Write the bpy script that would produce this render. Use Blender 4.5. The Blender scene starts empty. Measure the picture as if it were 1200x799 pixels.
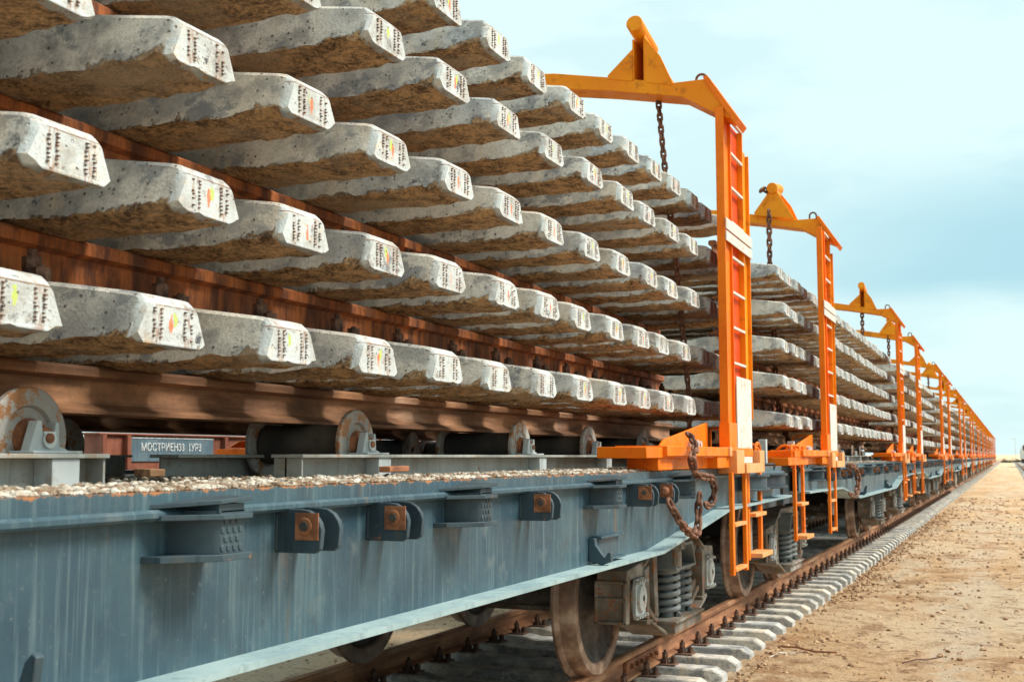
import bpy, bmesh, math, random
from mathutils import Vector, Matrix, noise as mnoise
R = math.radians
random.seed(7)
sc = bpy.context.scene
COL = sc.collection

# ------------------------------------------------------------------ camera
HC = 1.345                                   # camera height above the rail heads (z = 0)
cd = bpy.data.cameras.new("camera"); cam = bpy.data.objects.new("camera", cd); COL.objects.link(cam)
cd.lens = 42.03; cd.sensor_width = 36; cd.clip_start = .05; cd.clip_end = 9000
yaw, pitch = R(22.5), R(5.504)
cam.location = (0, 0, HC)
cam.rotation_euler = (math.pi/2 + pitch, 0, yaw)
cd.dof.use_dof = True; cd.dof.focus_distance = 5.0; cd.dof.aperture_fstop = 8
sc.camera = cam

# ------------------------------------------------------------------ sky, sun, exposure
SUN_EL, SUN_AZ = R(50), R(72)                # azimuth measured clockwise from +Y: from the right of the picture
W = bpy.data.worlds.new("World"); sc.world = W; W.use_nodes = True
nt = W.node_tree; N = nt.nodes; L = nt.links; N.clear()
def nn(t, **k):
    n = N.new(t)
    for a, b in k.items(): setattr(n, a, b)
    return n
sky = nn('ShaderNodeTexSky', sky_type='NISHITA'); sky.sun_disc = False
sky.sun_elevation = SUN_EL; sky.sun_rotation = SUN_AZ; sky.air_density = 1.2; sky.dust_density = 3; sky.altitude = 100
bg1 = nn('ShaderNodeBackground'); bg1.inputs[1].default_value = .10
L.new(sky.outputs[0], bg1.inputs[0])
tc = nn('ShaderNodeTexCoord')
sep = nn('ShaderNodeSeparateXYZ'); L.new(tc.outputs['Generated'], sep.inputs[0])
mp = nn('ShaderNodeMapping'); mp.inputs['Scale'].default_value = (1.6, 1.6, 5.0); mp.inputs['Location'].default_value = (3.1, .4, .2)
L.new(tc.outputs['Generated'], mp.inputs[0])
nz = nn('ShaderNodeTexNoise'); nz.inputs['Scale'].default_value = 1.5; nz.inputs['Detail'].default_value = 6; nz.inputs['Roughness'].default_value = .48
L.new(mp.outputs[0], nz.inputs[0])
nz2 = nn('ShaderNodeTexNoise'); nz2.inputs['Scale'].default_value = 3.2; nz2.inputs['Detail'].default_value = 7; nz2.inputs['Roughness'].default_value = .55
L.new(mp.outputs[0], nz2.inputs[0])
# a band of open, bluer sky between cloud banks, at 6 to 17 degrees of elevation towards +Y
def mth(op, a, b=None, c=None):
    n = nn('ShaderNodeMath', operation=op)
    for i, v in enumerate((a, b, c)):
        if v is None: continue
        if isinstance(v, (int, float)): n.inputs[i].default_value = v
        else: L.new(v, n.inputs[i])
    return n.outputs[0]
def mrange(v, a, b, c=0., d=1., smooth=True):
    n = nn('ShaderNodeMapRange'); n.interpolation_type = 'SMOOTHSTEP' if smooth else 'LINEAR'
    L.new(v, n.inputs[0])
    for i, q in enumerate((a, b, c, d)): n.inputs[i+1].default_value = q
    return n.outputs[0]
zz = mth('ADD', sep.outputs[2], mth('MULTIPLY', mth('SUBTRACT', nz.outputs[0], .5), .09))
band = mth('MULTIPLY', mrange(zz, .115, .145), mrange(zz, .165, .25, 1., 0.))
side = mrange(mth('ADD', sep.outputs[0], mth('MULTIPLY', mth('SUBTRACT', nz.outputs[0], .5), .3)), -.34, .02)
gap = mth('MULTIPLY', band, side)
cc = nn('ShaderNodeMix', data_type='RGBA')
cc.inputs['A'].default_value = (.74, .955, .955, 1); cc.inputs['B'].default_value = (.66, .89, .91, 1)
L.new(mrange(nz2.outputs[0], .46, .60), cc.inputs['Factor'])
cc2 = nn('ShaderNodeMix', data_type='RGBA'); cc2.inputs['B'].default_value = (.42, .70, .79, 1)
L.new(cc.outputs['Result'], cc2.inputs['A']); L.new(gap, cc2.inputs['Factor'])
bg2 = nn('ShaderNodeBackground'); L.new(cc2.outputs['Result'], bg2.inputs[0]); bg2.inputs[1].default_value = .76
mx = nn('ShaderNodeMixShader'); mx.inputs[0].default_value = .93
L.new(bg1.outputs[0], mx.inputs[1]); L.new(bg2.outputs[0], mx.inputs[2])
wo = nn('ShaderNodeOutputWorld'); L.new(mx.outputs[0], wo.inputs[0])

sl = bpy.data.lights.new("sun", 'SUN'); sl.energy = 3.6; sl.angle = R(22); sl.color = (1, .93, .82)
so = bpy.data.objects.new("sun", sl); COL.objects.link(so)
d = Vector((math.sin(SUN_AZ)*math.cos(SUN_EL), math.cos(SUN_AZ)*math.cos(SUN_EL), math.sin(SUN_EL)))
so.rotation_euler = d.to_track_quat('Z', 'Y').to_euler()
vs = sc.view_settings; vs.view_transform = 'Standard'; vs.look = 'None'; vs.gamma = 1; vs.use_curve_mapping = False
vs.exposure = .55

# ------------------------------------------------------------------ material helper
class Mat:
    def __init__(s, name, rough=.7, metal=0.):
        s.m = bpy.data.materials.new(name); s.m.use_nodes = True
        s.t = s.m.node_tree; s.b = s.t.nodes['Principled BSDF']
        s.b.inputs['Roughness'].default_value = rough; s.b.inputs['Metallic'].default_value = metal
        s.tc = s.t.nodes.new('ShaderNodeTexCoord'); s.co = s.tc.outputs['Object']
    def set(s, inp, v):
        if isinstance(v, (int, float)): inp.default_value = v
        elif isinstance(v, tuple): inp.default_value = v if len(v) != 3 or inp.type == 'VECTOR' else (*v, 1)
        else: s.t.links.new(v, inp)
    def n(s, t, **k):
        x = s.t.nodes.new(t)
        for a, b in k.items(): setattr(x, a, b)
        return x
    def noise(s, scale, detail=5, rough=.55, stretch=None, loc=None):
        x = s.n('ShaderNodeTexNoise')
        x.inputs['Scale'].default_value = scale; x.inputs['Detail'].default_value = detail; x.inputs['Roughness'].default_value = rough
        v = s.co
        if stretch or loc:
            m = s.n('ShaderNodeMapping'); s.set(m.inputs[0], v)
            if stretch: m.inputs['Scale'].default_value = stretch
            if loc is not None:
                if isinstance(loc, tuple): m.inputs['Location'].default_value = loc
                else: s.set(m.inputs['Location'], loc)
            v = m.outputs[0]
        s.set(x.inputs['Vector'], v); return x.outputs[0]
    def voro(s, scale, feature='F1', stretch=None):
        x = s.n('ShaderNodeTexVoronoi', feature=feature); x.inputs['Scale'].default_value = scale
        v = s.co
        if stretch:
            m = s.n('ShaderNodeMapping'); s.set(m.inputs[0], v); m.inputs['Scale'].default_value = stretch; v = m.outputs[0]
        s.set(x.inputs['Vector'], v); return x
    def mr(s, v, a, b, c=0., d=1.):
        x = s.n('ShaderNodeMapRange'); x.interpolation_type = 'SMOOTHSTEP'; s.set(x.inputs[0], v)
        for i, q in enumerate((a, b, c, d)): s.set(x.inputs[i+1], q)
        return x.outputs[0]
    def ma(s, op, a, b=None, c=None):
        x = s.n('ShaderNodeMath', operation=op)
        for i, v in enumerate((a, b, c)):
            if v is not None: s.set(x.inputs[i], v)
        return x.outputs[0]
    def mix(s, f, a, b, mode='MIX'):
        x = s.n('ShaderNodeMix', data_type='RGBA', blend_type=mode)
        s.set(x.inputs['Factor'], f); s.set(x.inputs['A'], a); s.set(x.inputs['B'], b); return x.outputs['Result']
    def xyz(s):
        x = s.n('ShaderNodeSeparateXYZ'); s.set(x.inputs[0], s.co); return x.outputs
    def rnd(s): return s.n('ShaderNodeObjectInfo').outputs['Random']
    def col(s, c): s.set(s.b.inputs['Base Color'], c); return s
    def rough(s, v): s.set(s.b.inputs['Roughness'], v); return s
    def bump(s, h, strength=.5, dist=.01):
        x = s.n('ShaderNodeBump'); x.inputs['Strength'].default_value = strength; x.inputs['Distance'].default_value = dist
        s.set(x.inputs['Height'], h); s.set(s.b.inputs['Normal'], x.outputs[0]); return s

def concrete_mat(name, full=True, ends=True):
    m = Mat(name, .88); X, Y, Z = m.xyz(); rn = m.rnd()
    cmb = m.n('ShaderNodeCombineXYZ'); m.set(cmb.inputs[0], m.ma('MULTIPLY', rn, 37.)); m.set(cmb.inputs[1], m.ma('MULTIPLY', rn, 11.)); m.set(cmb.inputs[2], m.ma('MULTIPLY', rn, 5.))
    off = cmb.outputs[0]
    big = m.noise(2.6, 5, .6, (1, 1, 1), off); mid = m.noise(9, 6, .65, (1, 1, 1), off); fin = m.noise(120, 4, .7)
    tone = m.mix(rn, (.70, .60, .47), (.46, .49, .51))
    tone2 = m.mix(m.mr(big, .38, .60), tone, (.72, .68, .60))
    c = m.mix(m.mr(mid, .44, .66, 0., .7), tone2, (.20, .195, .19))
    c = m.mix(m.mr(m.noise(3.3, 6, .65, (1, 1, 1.6), off), .50, .62, 0., .6), c, (.25, .255, .26))
    c = m.mix(m.mr(m.noise(5, 4, .5, (1, 1, 1), off), .58, .66, 0., .35), c, (.64, .52, .38))
    c = m.mix(m.mr(fin, .46, .66, .0, .35), c, (.18, .17, .16))
    c = m.mix(m.mr(m.noise(4.2, 8, .72, (1, 1, 1.5), off), .54, .60, 0., .75), c, (.19, .20, .215))
    c = m.mix(m.mr(m.noise(2.2, 7, .7, (2.2, 1, .6), off), .55, .66, 0., .5), c, (.62, .49, .34))
    c = m.mix(m.mr(m.noise(45, 7, .8, (1, 1, 1), off), .56, .62, 0., .3), c, (.17, .165, .16))
    c = m.mix(m.mr(m.noise(24, 7, .75, (1, 1, 1), off), .40, .30, 0., .3), c, (.80, .77, .70))
    # air pores
    v = m.voro(34); pm = m.ma('MULTIPLY', m.mr(v.outputs['Distance'], .10, .17, 1., 0.), m.mr(mid, .42, .56))
    c = m.mix(m.ma('MULTIPLY', pm, .8), c, (.10, .09, .08))
    # dark tarry blotches low on the sides
    bl = m.ma('MULTIPLY', m.mr(m.noise(13, 7, .75, (1, 1, 1), off), .60, .65), m.mr(Z, .04, .11, 1., 0.))
    bl = m.ma('MULTIPLY', bl, m.mr(big, .38, .46))
    c = m.mix(bl, c, (.085, .09, .10))
    # soil crust from the casting bed: underside and the lowest centimetres
    ax = m.ma('ABSOLUTE', X)
    lift = m.ma('MULTIPLY', m.mr(ax, 1.12, 1.34), .030)
    lim = m.ma('ADD', m.ma('ADD', .004, lift), m.ma('MULTIPLY', m.ma('SUBTRACT', m.noise(17, 5, .6, (1, 1, 1), off), .45), .10))
    low = m.mr(m.ma('SUBTRACT', Z, lim), -.004, .005, 1., 0.)
    ng = m.n('ShaderNodeNewGeometry'); vt = m.n('ShaderNodeVectorTransform', vector_type='NORMAL', convert_from='WORLD', convert_to='OBJECT')
    m.set(vt.inputs[0], ng.outputs['Normal']); sp = m.n('ShaderNodeSeparateXYZ'); m.set(sp.inputs[0], vt.outputs[0])
    under = m.mr(sp.outputs[2], -.75, -.45, 1., 0.)
    crust = m.ma('MAXIMUM', low, under)
    if ends:
        endm = m.mr(ax, 1.316, 1.33)
        chip = m.mr(m.ma('ADD', m.noise(26, 6, .7, (1, 1, 1), off), m.ma('MULTIPLY', rn, .06)), .56, .62, 1., 0.)
        paint = m.ma('MULTIPLY', endm, chip)
        crust = m.ma('MULTIPLY', crust, m.ma('SUBTRACT', 1., m.ma('MULTIPLY', endm, m.mr(Z, .0, .012))))
    cr = m.mix(m.mr(m.ma('ADD', m.ma('MULTIPLY', m.noise(14, 6, .75, (1, 1, 1), off), .5), m.ma('MULTIPLY', m.noise(70, 6, .8, (1, 1, 1), off), .5)), .40, .58), (.12, .060, .028), (.86, .53, .25))
    cr = m.mix(m.mr(big, .48, .68, 0, .7), cr, (.62, .47, .32))
    cr = m.mix(m.mr(fin, .5, .7, 0, .5), cr, (.07, .045, .03))
    c = m.mix(crust, c, cr)
    if ends:
        pc = m.mix(m.mr(mid, .4, .7), (.56, .60, .60), (.40, .39, .36))
        c = m.mix(paint, c, pc)
        # rust weeping from the cut prestressing wires
        ay = m.ma('ABSOLUTE', Y)
        colm = m.ma('MULTIPLY', m.mr(m.ma('ABSOLUTE', m.ma('SUBTRACT', ay, .056)), .010, .024, 1., 0.), m.mr(m.noise(60, 4, .7, (1, 2, .5), off), .45, .62))
        c = m.mix(m.ma('MULTIPLY', m.ma('MULTIPLY', endm, colm), .65), c, (.30, .13, .06))
        ln = m.ma('MULTIPLY', m.ma('MULTIPLY', endm, m.mr(m.ma('ABSOLUTE', m.ma('SUBTRACT', m.ma('ADD', Z, m.ma('MULTIPLY', mid, .006)), .1005)), .0012, .0030, 1., 0.)), m.mr(m.noise(14, 4, .6, (1, 1, 1), off), .38, .50))
        c = m.mix(m.ma('MULTIPLY', ln, .8), c, (.22, .11, .06))
        if full:
            def dab(cy, rz, w, hh, colr, gate, cur):
                y0 = m.ma('ADD', cy, m.ma('MULTIPLY', m.ma('SUBTRACT', rn, .5), .02))
                dy = m.ma('DIVIDE', m.ma('SUBTRACT', Y, y0), w); dz = m.ma('DIVIDE', m.ma('SUBTRACT', Z, rz), hh)
                e = m.ma('ADD', m.ma('ADD', m.ma('MULTIPLY', dy, dy), m.ma('MULTIPLY', dz, dz)), m.ma('MULTIPLY', m.ma('SUBTRACT', m.noise(70, 3, .6, (1, 1, 1), off), .5), 3.2))
                k = m.ma('MULTIPLY', m.ma('MULTIPLY', m.mr(e, .55, 1.1, 1., 0.), m.mr(ax, 1.335, 1.345)), gate)
                return m.mix(m.ma('MULTIPLY', k, .85), cur, colr)
            g1 = m.mr(m.ma('FRACT', m.ma('MULTIPLY', rn, 7.3)), .3, .34); g2 = m.mr(m.ma('FRACT', m.ma('MULTIPLY', rn, 5.1)), .38, .42)
            c = dab(-.008, .068, .009, .020, (.50, .60, .08), g2, c)
            c = dab(.005, .052, .008, .024, (.75, .17, .05), g1, c)
    m.col(c)
    h = m.ma('ADD', m.ma('MULTIPLY', fin, .25), m.ma('MULTIPLY', mid, .6)); h = m.ma('SUBTRACT', h, m.ma('MULTIPLY', pm, .9))
    h = m.ma('ADD', h, m.ma('MULTIPLY', crust, m.ma('MULTIPLY', m.noise(42, 8, .8), 4.)))
    m.bump(h, .9, .012)
    return m.m

def rust_mat(name, dark=(.10, .035, .014), lightc=(.34, .12, .035), pale=None, rough=.8, scale=14, stretch=(1, .12, 1)):
    m = Mat(name, rough); a = m.noise(scale, 6, .65, stretch); b = m.noise(3.2, 4, .6); f = m.noise(90, 4, .7)
    c = m.mix(m.mr(a, .35, .68), dark, lightc)
    c = m.mix(m.mr(b, .45, .7, 0, .6), c, tuple(x*.45 for x in dark))
    if pale: c = m.mix(m.mr(m.noise(7, 5, .6, stretch), .55, .72, 0, .7), c, pale)
    c = m.mix(m.mr(f, .5, .75, 0, .45), c, tuple(x*.5 for x in dark))
    m.col(c).bump(m.ma('ADD', f, a), .5, .003); return m.m

def paint_mat(name, base, light=None, grime=(.10, .07, .05), rust=(.30, .11, .035), rough=.45, streak=True, rustlim=.68, spec=.5):
    m = Mat(name, rough)
    st = m.noise(34, 5, .62, (1, 1, .05)); b = m.noise(2.2, 5, .6); f = m.noise(60, 5, .7); g = m.noise(8, 6, .65)
    c = m.mix(m.mr(b, .35, .68), base, light or tuple(min(1, x*1.35) for x in base))
    if streak: c = m.mix(m.mr(st, .5, .72, 0, .55), c, light or tuple(min(1, x*1.6) for x in base))
    if streak: c = m.mix(m.mr(st, .30, .46, .5, 0), c, tuple(x*.55 for x in base))
    c = m.mix(m.mr(g, .54, .70, 0, .6), c, grime)
    c = m.mix(m.mr(m.noise(40, 6, .8), .60, .66, 0, .5), c, grime)
    c = m.mix(m.mr(m.noise(14, 8, .8), rustlim-.02, rustlim+.015), c, rust)
    m.b.inputs['Specular IOR Level'].default_value = spec
    m.col(c); m.rough(m.mr(g, .3, .7, rough-.08, rough+.25)); m.bump(m.ma('ADD', f, st), .25, .002); return m.m

M = {}
M['conc'] = concrete_mat('sleeper_concrete')
M['conc_far'] = concrete_mat('sleeper_concrete_plain', full=False)
M['rail'] = rust_mat('rail_rust', (.085, .024, .009), (.42, .125, .028), (.24, .10, .05), stretch=(1, 1, .22), scale=18)
M['rail_old'] = rust_mat('worn_brown_rail_rust', (.12, .052, .024), (.36, .175, .082), (.48, .33, .24))
M['rail_run'] = rust_mat('running_rail_rust', (.26, .105, .05), (.55, .26, .12), (.62, .42, .28))
M['rust'] = rust_mat('fastener_rust', (.06, .028, .018), (.24, .13, .085), stretch=(1, 1, 1), scale=30)
M['chain'] = rust_mat('chain_rust', (.10, .040, .022), (.30, .13, .075), stretch=(1, 1, 1), scale=22)
M['washer'] = rust_mat('orange_washer_rust', (.18, .065, .028), (.42, .16, .07), stretch=(1, 1, 1), scale=20)

def sill_mat():
    m = Mat('wagon_blue_paint', .42); X, Y, Z = m.xyz()
    st = m.noise(26, 6, .66, (1, 1, .045)); st2 = m.noise(90, 4, .6, (1, 1, .03)); b = m.noise(1.7, 6, .62); g = m.noise(6, 6, .7); f = m.noise(70, 4, .7)
    c = m.mix(m.mr(b, .34, .66), (.022, .054, .080), (.048, .098, .122))
    c = m.mix(m.mr(st, .50, .74, 0, .5), c, (.13, .205, .225))
    c = m.mix(m.mr(m.noise(3, 5, .6), .45, .65, 0, .5), c, (.040, .085, .115))
    c = m.mix(m.mr(st2, .52, .72, 0, .25), c, (.21, .28, .29))
    c = m.mix(m.mr(st, .24, .44, .6, 0), c, (.025, .062, .095))
    c = m.mix(m.mr(g, .55, .74, 0, .45), c, (.17, .19, .18))
    # rust creeping down from the top edge and brown runs
    edge = m.mr(m.ma('ADD', Z, m.ma('MULTIPLY', m.ma('SUBTRACT', m.noise(20, 6, .7, (1, 1, .25)), .5), .055)), 1.263, 1.270)
    run = m.ma('MULTIPLY', m.mr(m.noise(5, 5, .6, (1, 1, .02)), .66, .72), m.mr(Z, 1.19, 1.25))
    c = m.mix(m.ma('MAXIMUM', edge, run), c, (.42, .17, .06))
    c = m.mix(m.mr(m.noise(24, 7, .8), .66, .70, 0, .8), c, (.20, .10, .05))
    c = m.mix(m.mr(m.noise(7, 7, .7, (1, 1, .14)), .60, .70, 0, .6), c, (.13, .085, .05))
    c = m.mix(m.mr(m.noise(2.6, 8, .72), .56, .64, 0, .45), c, (.035, .05, .06))
    c = m.mix(m.mr(m.noise(55, 6, .8), .62, .68, 0, .5), c, (.25, .27, .26))
    m.col(c); m.rough(m.mr(g, .3, .7, .34, .6)); m.bump(m.ma('ADD', f, st), .3, .002); return m.m
M['blue'] = sill_mat()
M['navy'] = paint_mat('bracket_navy_paint', (.016, .030, .044), (.040, .070, .088), grime=(.09, .075, .06), rustlim=.64, rough=.5)
M['blue2'] = paint_mat('flange_pale_blue_paint', (.21, .31, .34), (.34, .45, .46), grime=(.15, .20, .21), rustlim=.70)
M['grey'] = paint_mat('bench_grey_paint', (.27, .28, .26), (.42, .43, .40), grime=(.26, .18, .10), rustlim=.62)
M['disc'] = paint_mat('rusty_disc_paint', (.26, .25, .23), (.42, .41, .38), grime=(.32, .17, .08), rust=(.30, .13, .045), rustlim=.54, streak=False, rough=.6)
M['peach'] = paint_mat('lit_worn_orange_paint', (.78, .27, .055), (.76, .38, .16), grime=(.80, .30, .08), rust=(.75, .25, .06), rustlim=.64, streak=False)  # gantry orange with strong light and glare mixed into its colour, plus wear
M['greylt'] = paint_mat('pale_grey_paint', (.42, .46, .47), (.56, .60, .60), grime=(.30, .26, .20), rustlim=.66)
M['orange'] = paint_mat('gantry_orange_paint', (.78, .150, .003), (.88, .205, .006), grime=(.34, .075, .015), rust=(.13, .045, .02), rustlim=.66, streak=False, spec=.2)
M['amber'] = paint_mat('gantry_amber_paint', (.78, .225, .004), (.86, .30, .008), grime=(.36, .10, .02), rust=(.14, .05, .02), rustlim=.665, streak=False, spec=.2)
M['red'] = paint_mat('gantry_red_paint', (.70, .060, .002), (.80, .085, .003), grime=(.30, .03, .01), rustlim=.74, streak=False, spec=.2)
M['cream'] = paint_mat('worn_white_paint', (.60, .58, .52), (.68, .67, .62), grime=(.80, .42, .20), rust=(.75, .25, .06), rustlim=.60, streak=False)
M['bogie'] = paint_mat('cast_bogie_dirt', (.11, .085, .06), (.42, .41, .38), grime=(.24, .13, .06), rustlim=.57, rough=.75, streak=False)
M['bogielt'] = paint_mat('bearing_cover_grey', (.38, .41, .41), (.52, .54, .53), grime=(.26, .17, .10), rustlim=.60, rough=.6, streak=False)
M['spring'] = paint_mat('spring_steel_grey', (.13, .15, .155), (.27, .30, .31), grime=(.16, .12, .09), rustlim=.66, rough=.5, streak=False)
M['tread'] = rust_mat('worn_wheel_tread', (.16, .09, .06), (.40, .26, .18), (.50, .40, .32), stretch=(1, 1, 1), scale=7, rough=.45)
M['wheel'] = rust_mat('wheel_rust', (.045, .038, .036), (.13, .105, .09), (.24, .20, .17), stretch=(1, 1, 1), scale=9)
M['brown'] = paint_mat('neighbour_brown_paint', (.16, .048, .028), (.28, .10, .06), grime=(.12, .05, .03), rustlim=.68)
M['sign'] = paint_mat('sign_blue_paint', (.07, .12, .16), (.12, .19, .23), grime=(.10, .12, .13), rustlim=.80)
M['deck'] = rust_mat('deck_dirt', (.12, .08, .05), (.30, .22, .15), stretch=(1, 1, 1), scale=8)
m = Mat('letter_white', .6); m.col(m.mix(m.mr(m.noise(60, 4, .7), .4, .6), (.72, .74, .74), (.28, .34, .37))); M['white'] = m.m
m = Mat('dark_underframe', .8); m.col(m.mix(m.mr(m.noise(5), .4, .7), (.03, .03, .03), (.09, .075, .06))); M['dark'] = m.m
m = Mat('windscreen_glass', .1); m.col((.02, .03, .035)); M['glass'] = m.m
m = Mat('locomotive_pale_paint', .5); m.col(m.mix(m.mr(m.noise(3), .4, .7), (.60, .62, .60), (.72, .74, .72))); M['pale'] = m.m
def stone_mat(name, a, b, c3):
    m = Mat(name, .9); v = m.voro(24); cr = m.n('ShaderNodeValToRGB'); m.set(cr.inputs[0], m.noise(16, 2, .5))
    e = cr.color_ramp.elements; e[0].position = .33; e[0].color = (*a, 1); e[1].position = .62; e[1].color = (*b, 1); q = e.new(.48); q.color = (*c3, 1)
    m.col(cr.outputs[0]).bump(m.noise(90, 3), .3, .003); return m.m
M['gravel'] = stone_mat('gravel_stone', (.20, .12, .07), (.60, .56, .49), (.32, .25, .18))
M['pebble'] = stone_mat('earth_clod', (.16, .075, .035), (.58, .40, .24), (.34, .19, .10))

def ground_mat():
    m = Mat('sandy_earth', .95)
    a = m.noise(.30, 6, .6); b = m.noise(.9, 8, .72); c_ = m.noise(4.5, 9, .78); f = m.noise(26, 6, .8); p = m.noise(2.2, 7, .7, (1, .55, 1), (4., 1., 0.))
    w = m.noise(.8, 7, .65, (1, .16, 1))
    c = m.mix(m.mr(a, .36, .64), (.84, .52, .27), (.92, .68, .43))
    X, Y_, Z_ = m.xyz(); wob = m.ma('MULTIPLY', m.ma('SUBTRACT', m.noise(.25, 4, .6), .5), 1.2)
    rut = m.ma('MAXIMUM', m.mr(m.ma('ABSOLUTE', m.ma('SUBTRACT', m.ma('ADD', X, wob), -.55)), .12, .42, 1., 0.), m.mr(m.ma('ABSOLUTE', m.ma('SUBTRACT', m.ma('ADD', X, wob), .95)), .12, .42, 1., 0.))
    c = m.mix(m.ma('MULTIPLY', rut, m.mr(p, .40, .56, .85, .15)), c, (.86, .68, .50))
    c = m.mix(m.mr(w, .47, .58, 0, .9), c, (.86, .66, .45))
    c = m.mix(m.mr(b, .52, .64, 0, .8), c, (.56, .27, .105))
    c = m.mix(m.mr(p, .53, .63, 0, .75), c, (.40, .18, .07))
    c = m.mix(m.mr(c_, .52, .62, 0, .8), c, (.38, .18, .08))
    c = m.mix(m.mr(c_, .34, .44, .8, 0), c, (.88, .72, .54))
    c = m.mix(m.mr(f, .53, .64, 0, .7), c, (.24, .115, .05))
    c = m.mix(m.mr(f, .34, .44, .6, 0), c, (.86, .72, .56))
    v = m.voro(5); c = m.mix(m.mr(v.outputs['Distance'], .04, .12, .65, 0), c, (.14, .055, .025))
    m.col(c); m.bump(m.ma('ADD', m.ma('MULTIPLY', c_, 3.), m.ma('ADD', m.ma('MULTIPLY', p, 3.), f)), 1., .05); return m.m
M['ground'] = ground_mat()
m = Mat('ballast_dust', .95); c = m.mix(m.mr(m.noise(30, 6, .7), .4, .65), (.10, .09, .08), (.28, .25, .21)); c = m.mix(m.mr(m.noise(2), .4, .65, 0, .7), c, (.50, .36, .22))
m.col(c).bump(m.noise(40, 6, .8), .9, .03); M['ballast'] = m.m

# ------------------------------------------------------------------ mesh builder
class MB:
    def __init__(s): s.v = []; s.f = []; s.mi = []; s.cur = 0
    def add(s, vs, fs):
        o = len(s.v); s.v += [tuple(q) for q in vs]
        for f in fs: s.f.append(tuple(i+o for i in f)); s.mi.append(s.cur)
    def box(s, x0, x1, y0, y1, z0, z1):
        s.add([(x, y, z) for z in (z0, z1) for y in (y0, y1) for x in (x0, x1)],
              [(0, 2, 3, 1), (4, 5, 7, 6), (0, 1, 5, 4), (2, 6, 7, 3), (0, 4, 6, 2), (1, 3, 7, 5)]); return s
    def prism(s, pts, axis, a, b):
        """extrude polygon; axis x: pts are (y,z); y: (x,z); z: (x,y)"""
        n = len(pts); ar = sum(pts[i][0]*pts[(i+1) % n][1]-pts[(i+1) % n][0]*pts[i][1] for i in range(n))
        if ar < 0: pts = pts[::-1]
        P = {'x': lambda p, t: (t, p[0], p[1]), 'y': lambda p, t: (p[0], t, p[1]), 'z': lambda p, t: (p[0], p[1], t)}[axis]
        vs = [P(p, a) for p in pts] + [P(p, b) for p in pts]
        fs = [tuple(range(n))[::-1], tuple(range(n, 2*n))] + [(i, (i+1) % n, n+(i+1) % n, n+i) for i in range(n)]
        if (axis == 'y') != (b < a): fs = [f[::-1] for f in fs]
        s.add(vs, fs); return s
    def ring(s, c, ax, r, n=16, ph=0):
        u = ax.orthogonal().normalized(); w = ax.cross(u).normalized()
        return [c+u*(r*math.cos(2*math.pi*i/n+ph))+w*(r*math.sin(2*math.pi*i/n+ph)) for i in range(n)]
    def cyl(s, a, b, r, r2=None, n=16, caps=True):
        a, b = Vector(a), Vector(b); ax = (b-a).normalized(); r2 = r if r2 is None else r2
        vs = s.ring(a, ax, r, n)+s.ring(b, ax, r2, n)
        fs = [(i, (i+1) % n, n+(i+1) % n, n+i) for i in range(n)]
        if caps: fs += [tuple(range(n))[::-1], tuple(range(n, 2*n))]
        s.add(vs, fs); return s
    def lathe(s, prof, c, axis='x', n=32, closed=False):
        """prof: (t, r) along axis"""
        c = Vector(c); A = {'x': Vector((1, 0, 0)), 'y': Vector((0, 1, 0)), 'z': Vector((0, 0, 1))}[axis]
        vs = []; k = len(prof)
        for t, r in prof: vs += s.ring(c+A*t, A, max(r, 1e-4), n)
        fs = [(j*n+i, j*n+(i+1) % n, (j+1)*n+(i+1) % n, (j+1)*n+i) for j in range(k-1) for i in range(n)]
        if closed: fs += [((k-1)*n+i, (k-1)*n+(i+1) % n, (i+1) % n, i) for i in range(n)]
        s.add(vs, fs); return s
    def tube(s, pts, r, n=8, closed=False):
        pts = [Vector(p) for p in pts]; k = len(pts); vs = []
        prev = None
        for i, p in enumerate(pts):
            t = (pts[(i+1) % k]-pts[i-1]) if closed else (pts[min(i+1, k-1)]-pts[max(i-1, 0)])
            t.normalize()
            u = t.orthogonal() if prev is None else (prev - t*prev.dot(t))
            if u.length < 1e-4: u = t.orthogonal()
            u.normalize(); prev = u; w = t.cross(u)
            vs += [p+u*(r*math.cos(2*math.pi*j/n))+w*(r*math.sin(2*math.pi*j/n)) for j in range(n)]
        m = k if closed else k-1
        fs = [(i*n+j, i*n+(j+1) % n, ((i+1) % k)*n+(j+1) % n, ((i+1) % k)*n+j) for i in range(m) for j in range(n)]
        if not closed: fs += [tuple(range(n))[::-1], tuple(range((k-1)*n, k*n))]
        s.add(vs, fs); return s
    def mir(s):
        """mirrored copy across x = 0"""
        o = len(s.v); s.v += [(-x, y, z) for x, y, z in s.v]
        k = len(s.f)
        for i in range(k): s.f.append(tuple(q+o for q in s.f[i][::-1])); s.mi.append(s.mi[i])
        return s
    def mesh(s, name, mats, smooth=35):
        me = bpy.data.meshes.new(name); me.from_pydata(s.v, [], s.f)
        for q in (mats if isinstance(mats, (list, tuple)) else [mats]): me.materials.append(M[q] if isinstance(q, str) else q)
        me.polygons.foreach_set('material_index', s.mi)
        if smooth:
            me.polygons.foreach_set('use_smooth', [True]*len(s.f)); me.set_sharp_from_angle(angle=R(smooth))
        me.update(); return me
    def build(s, name, mats, parent=None, loc=(0, 0, 0), bevel=0, smooth=35):
        o = link(name, s.mesh(name, mats, smooth), parent, loc)
        if bevel:
            b = o.modifiers.new('bevel', 'BEVEL'); b.width = bevel; b.segments = 2; b.limit_method = 'ANGLE'; b.angle_limit = R(40)
        return o
def link(name, me, parent=None, loc=(0, 0, 0)):
    o = bpy.data.objects.new(name, me); COL.objects.link(o); o.parent = parent; o.location = loc; return o
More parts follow.
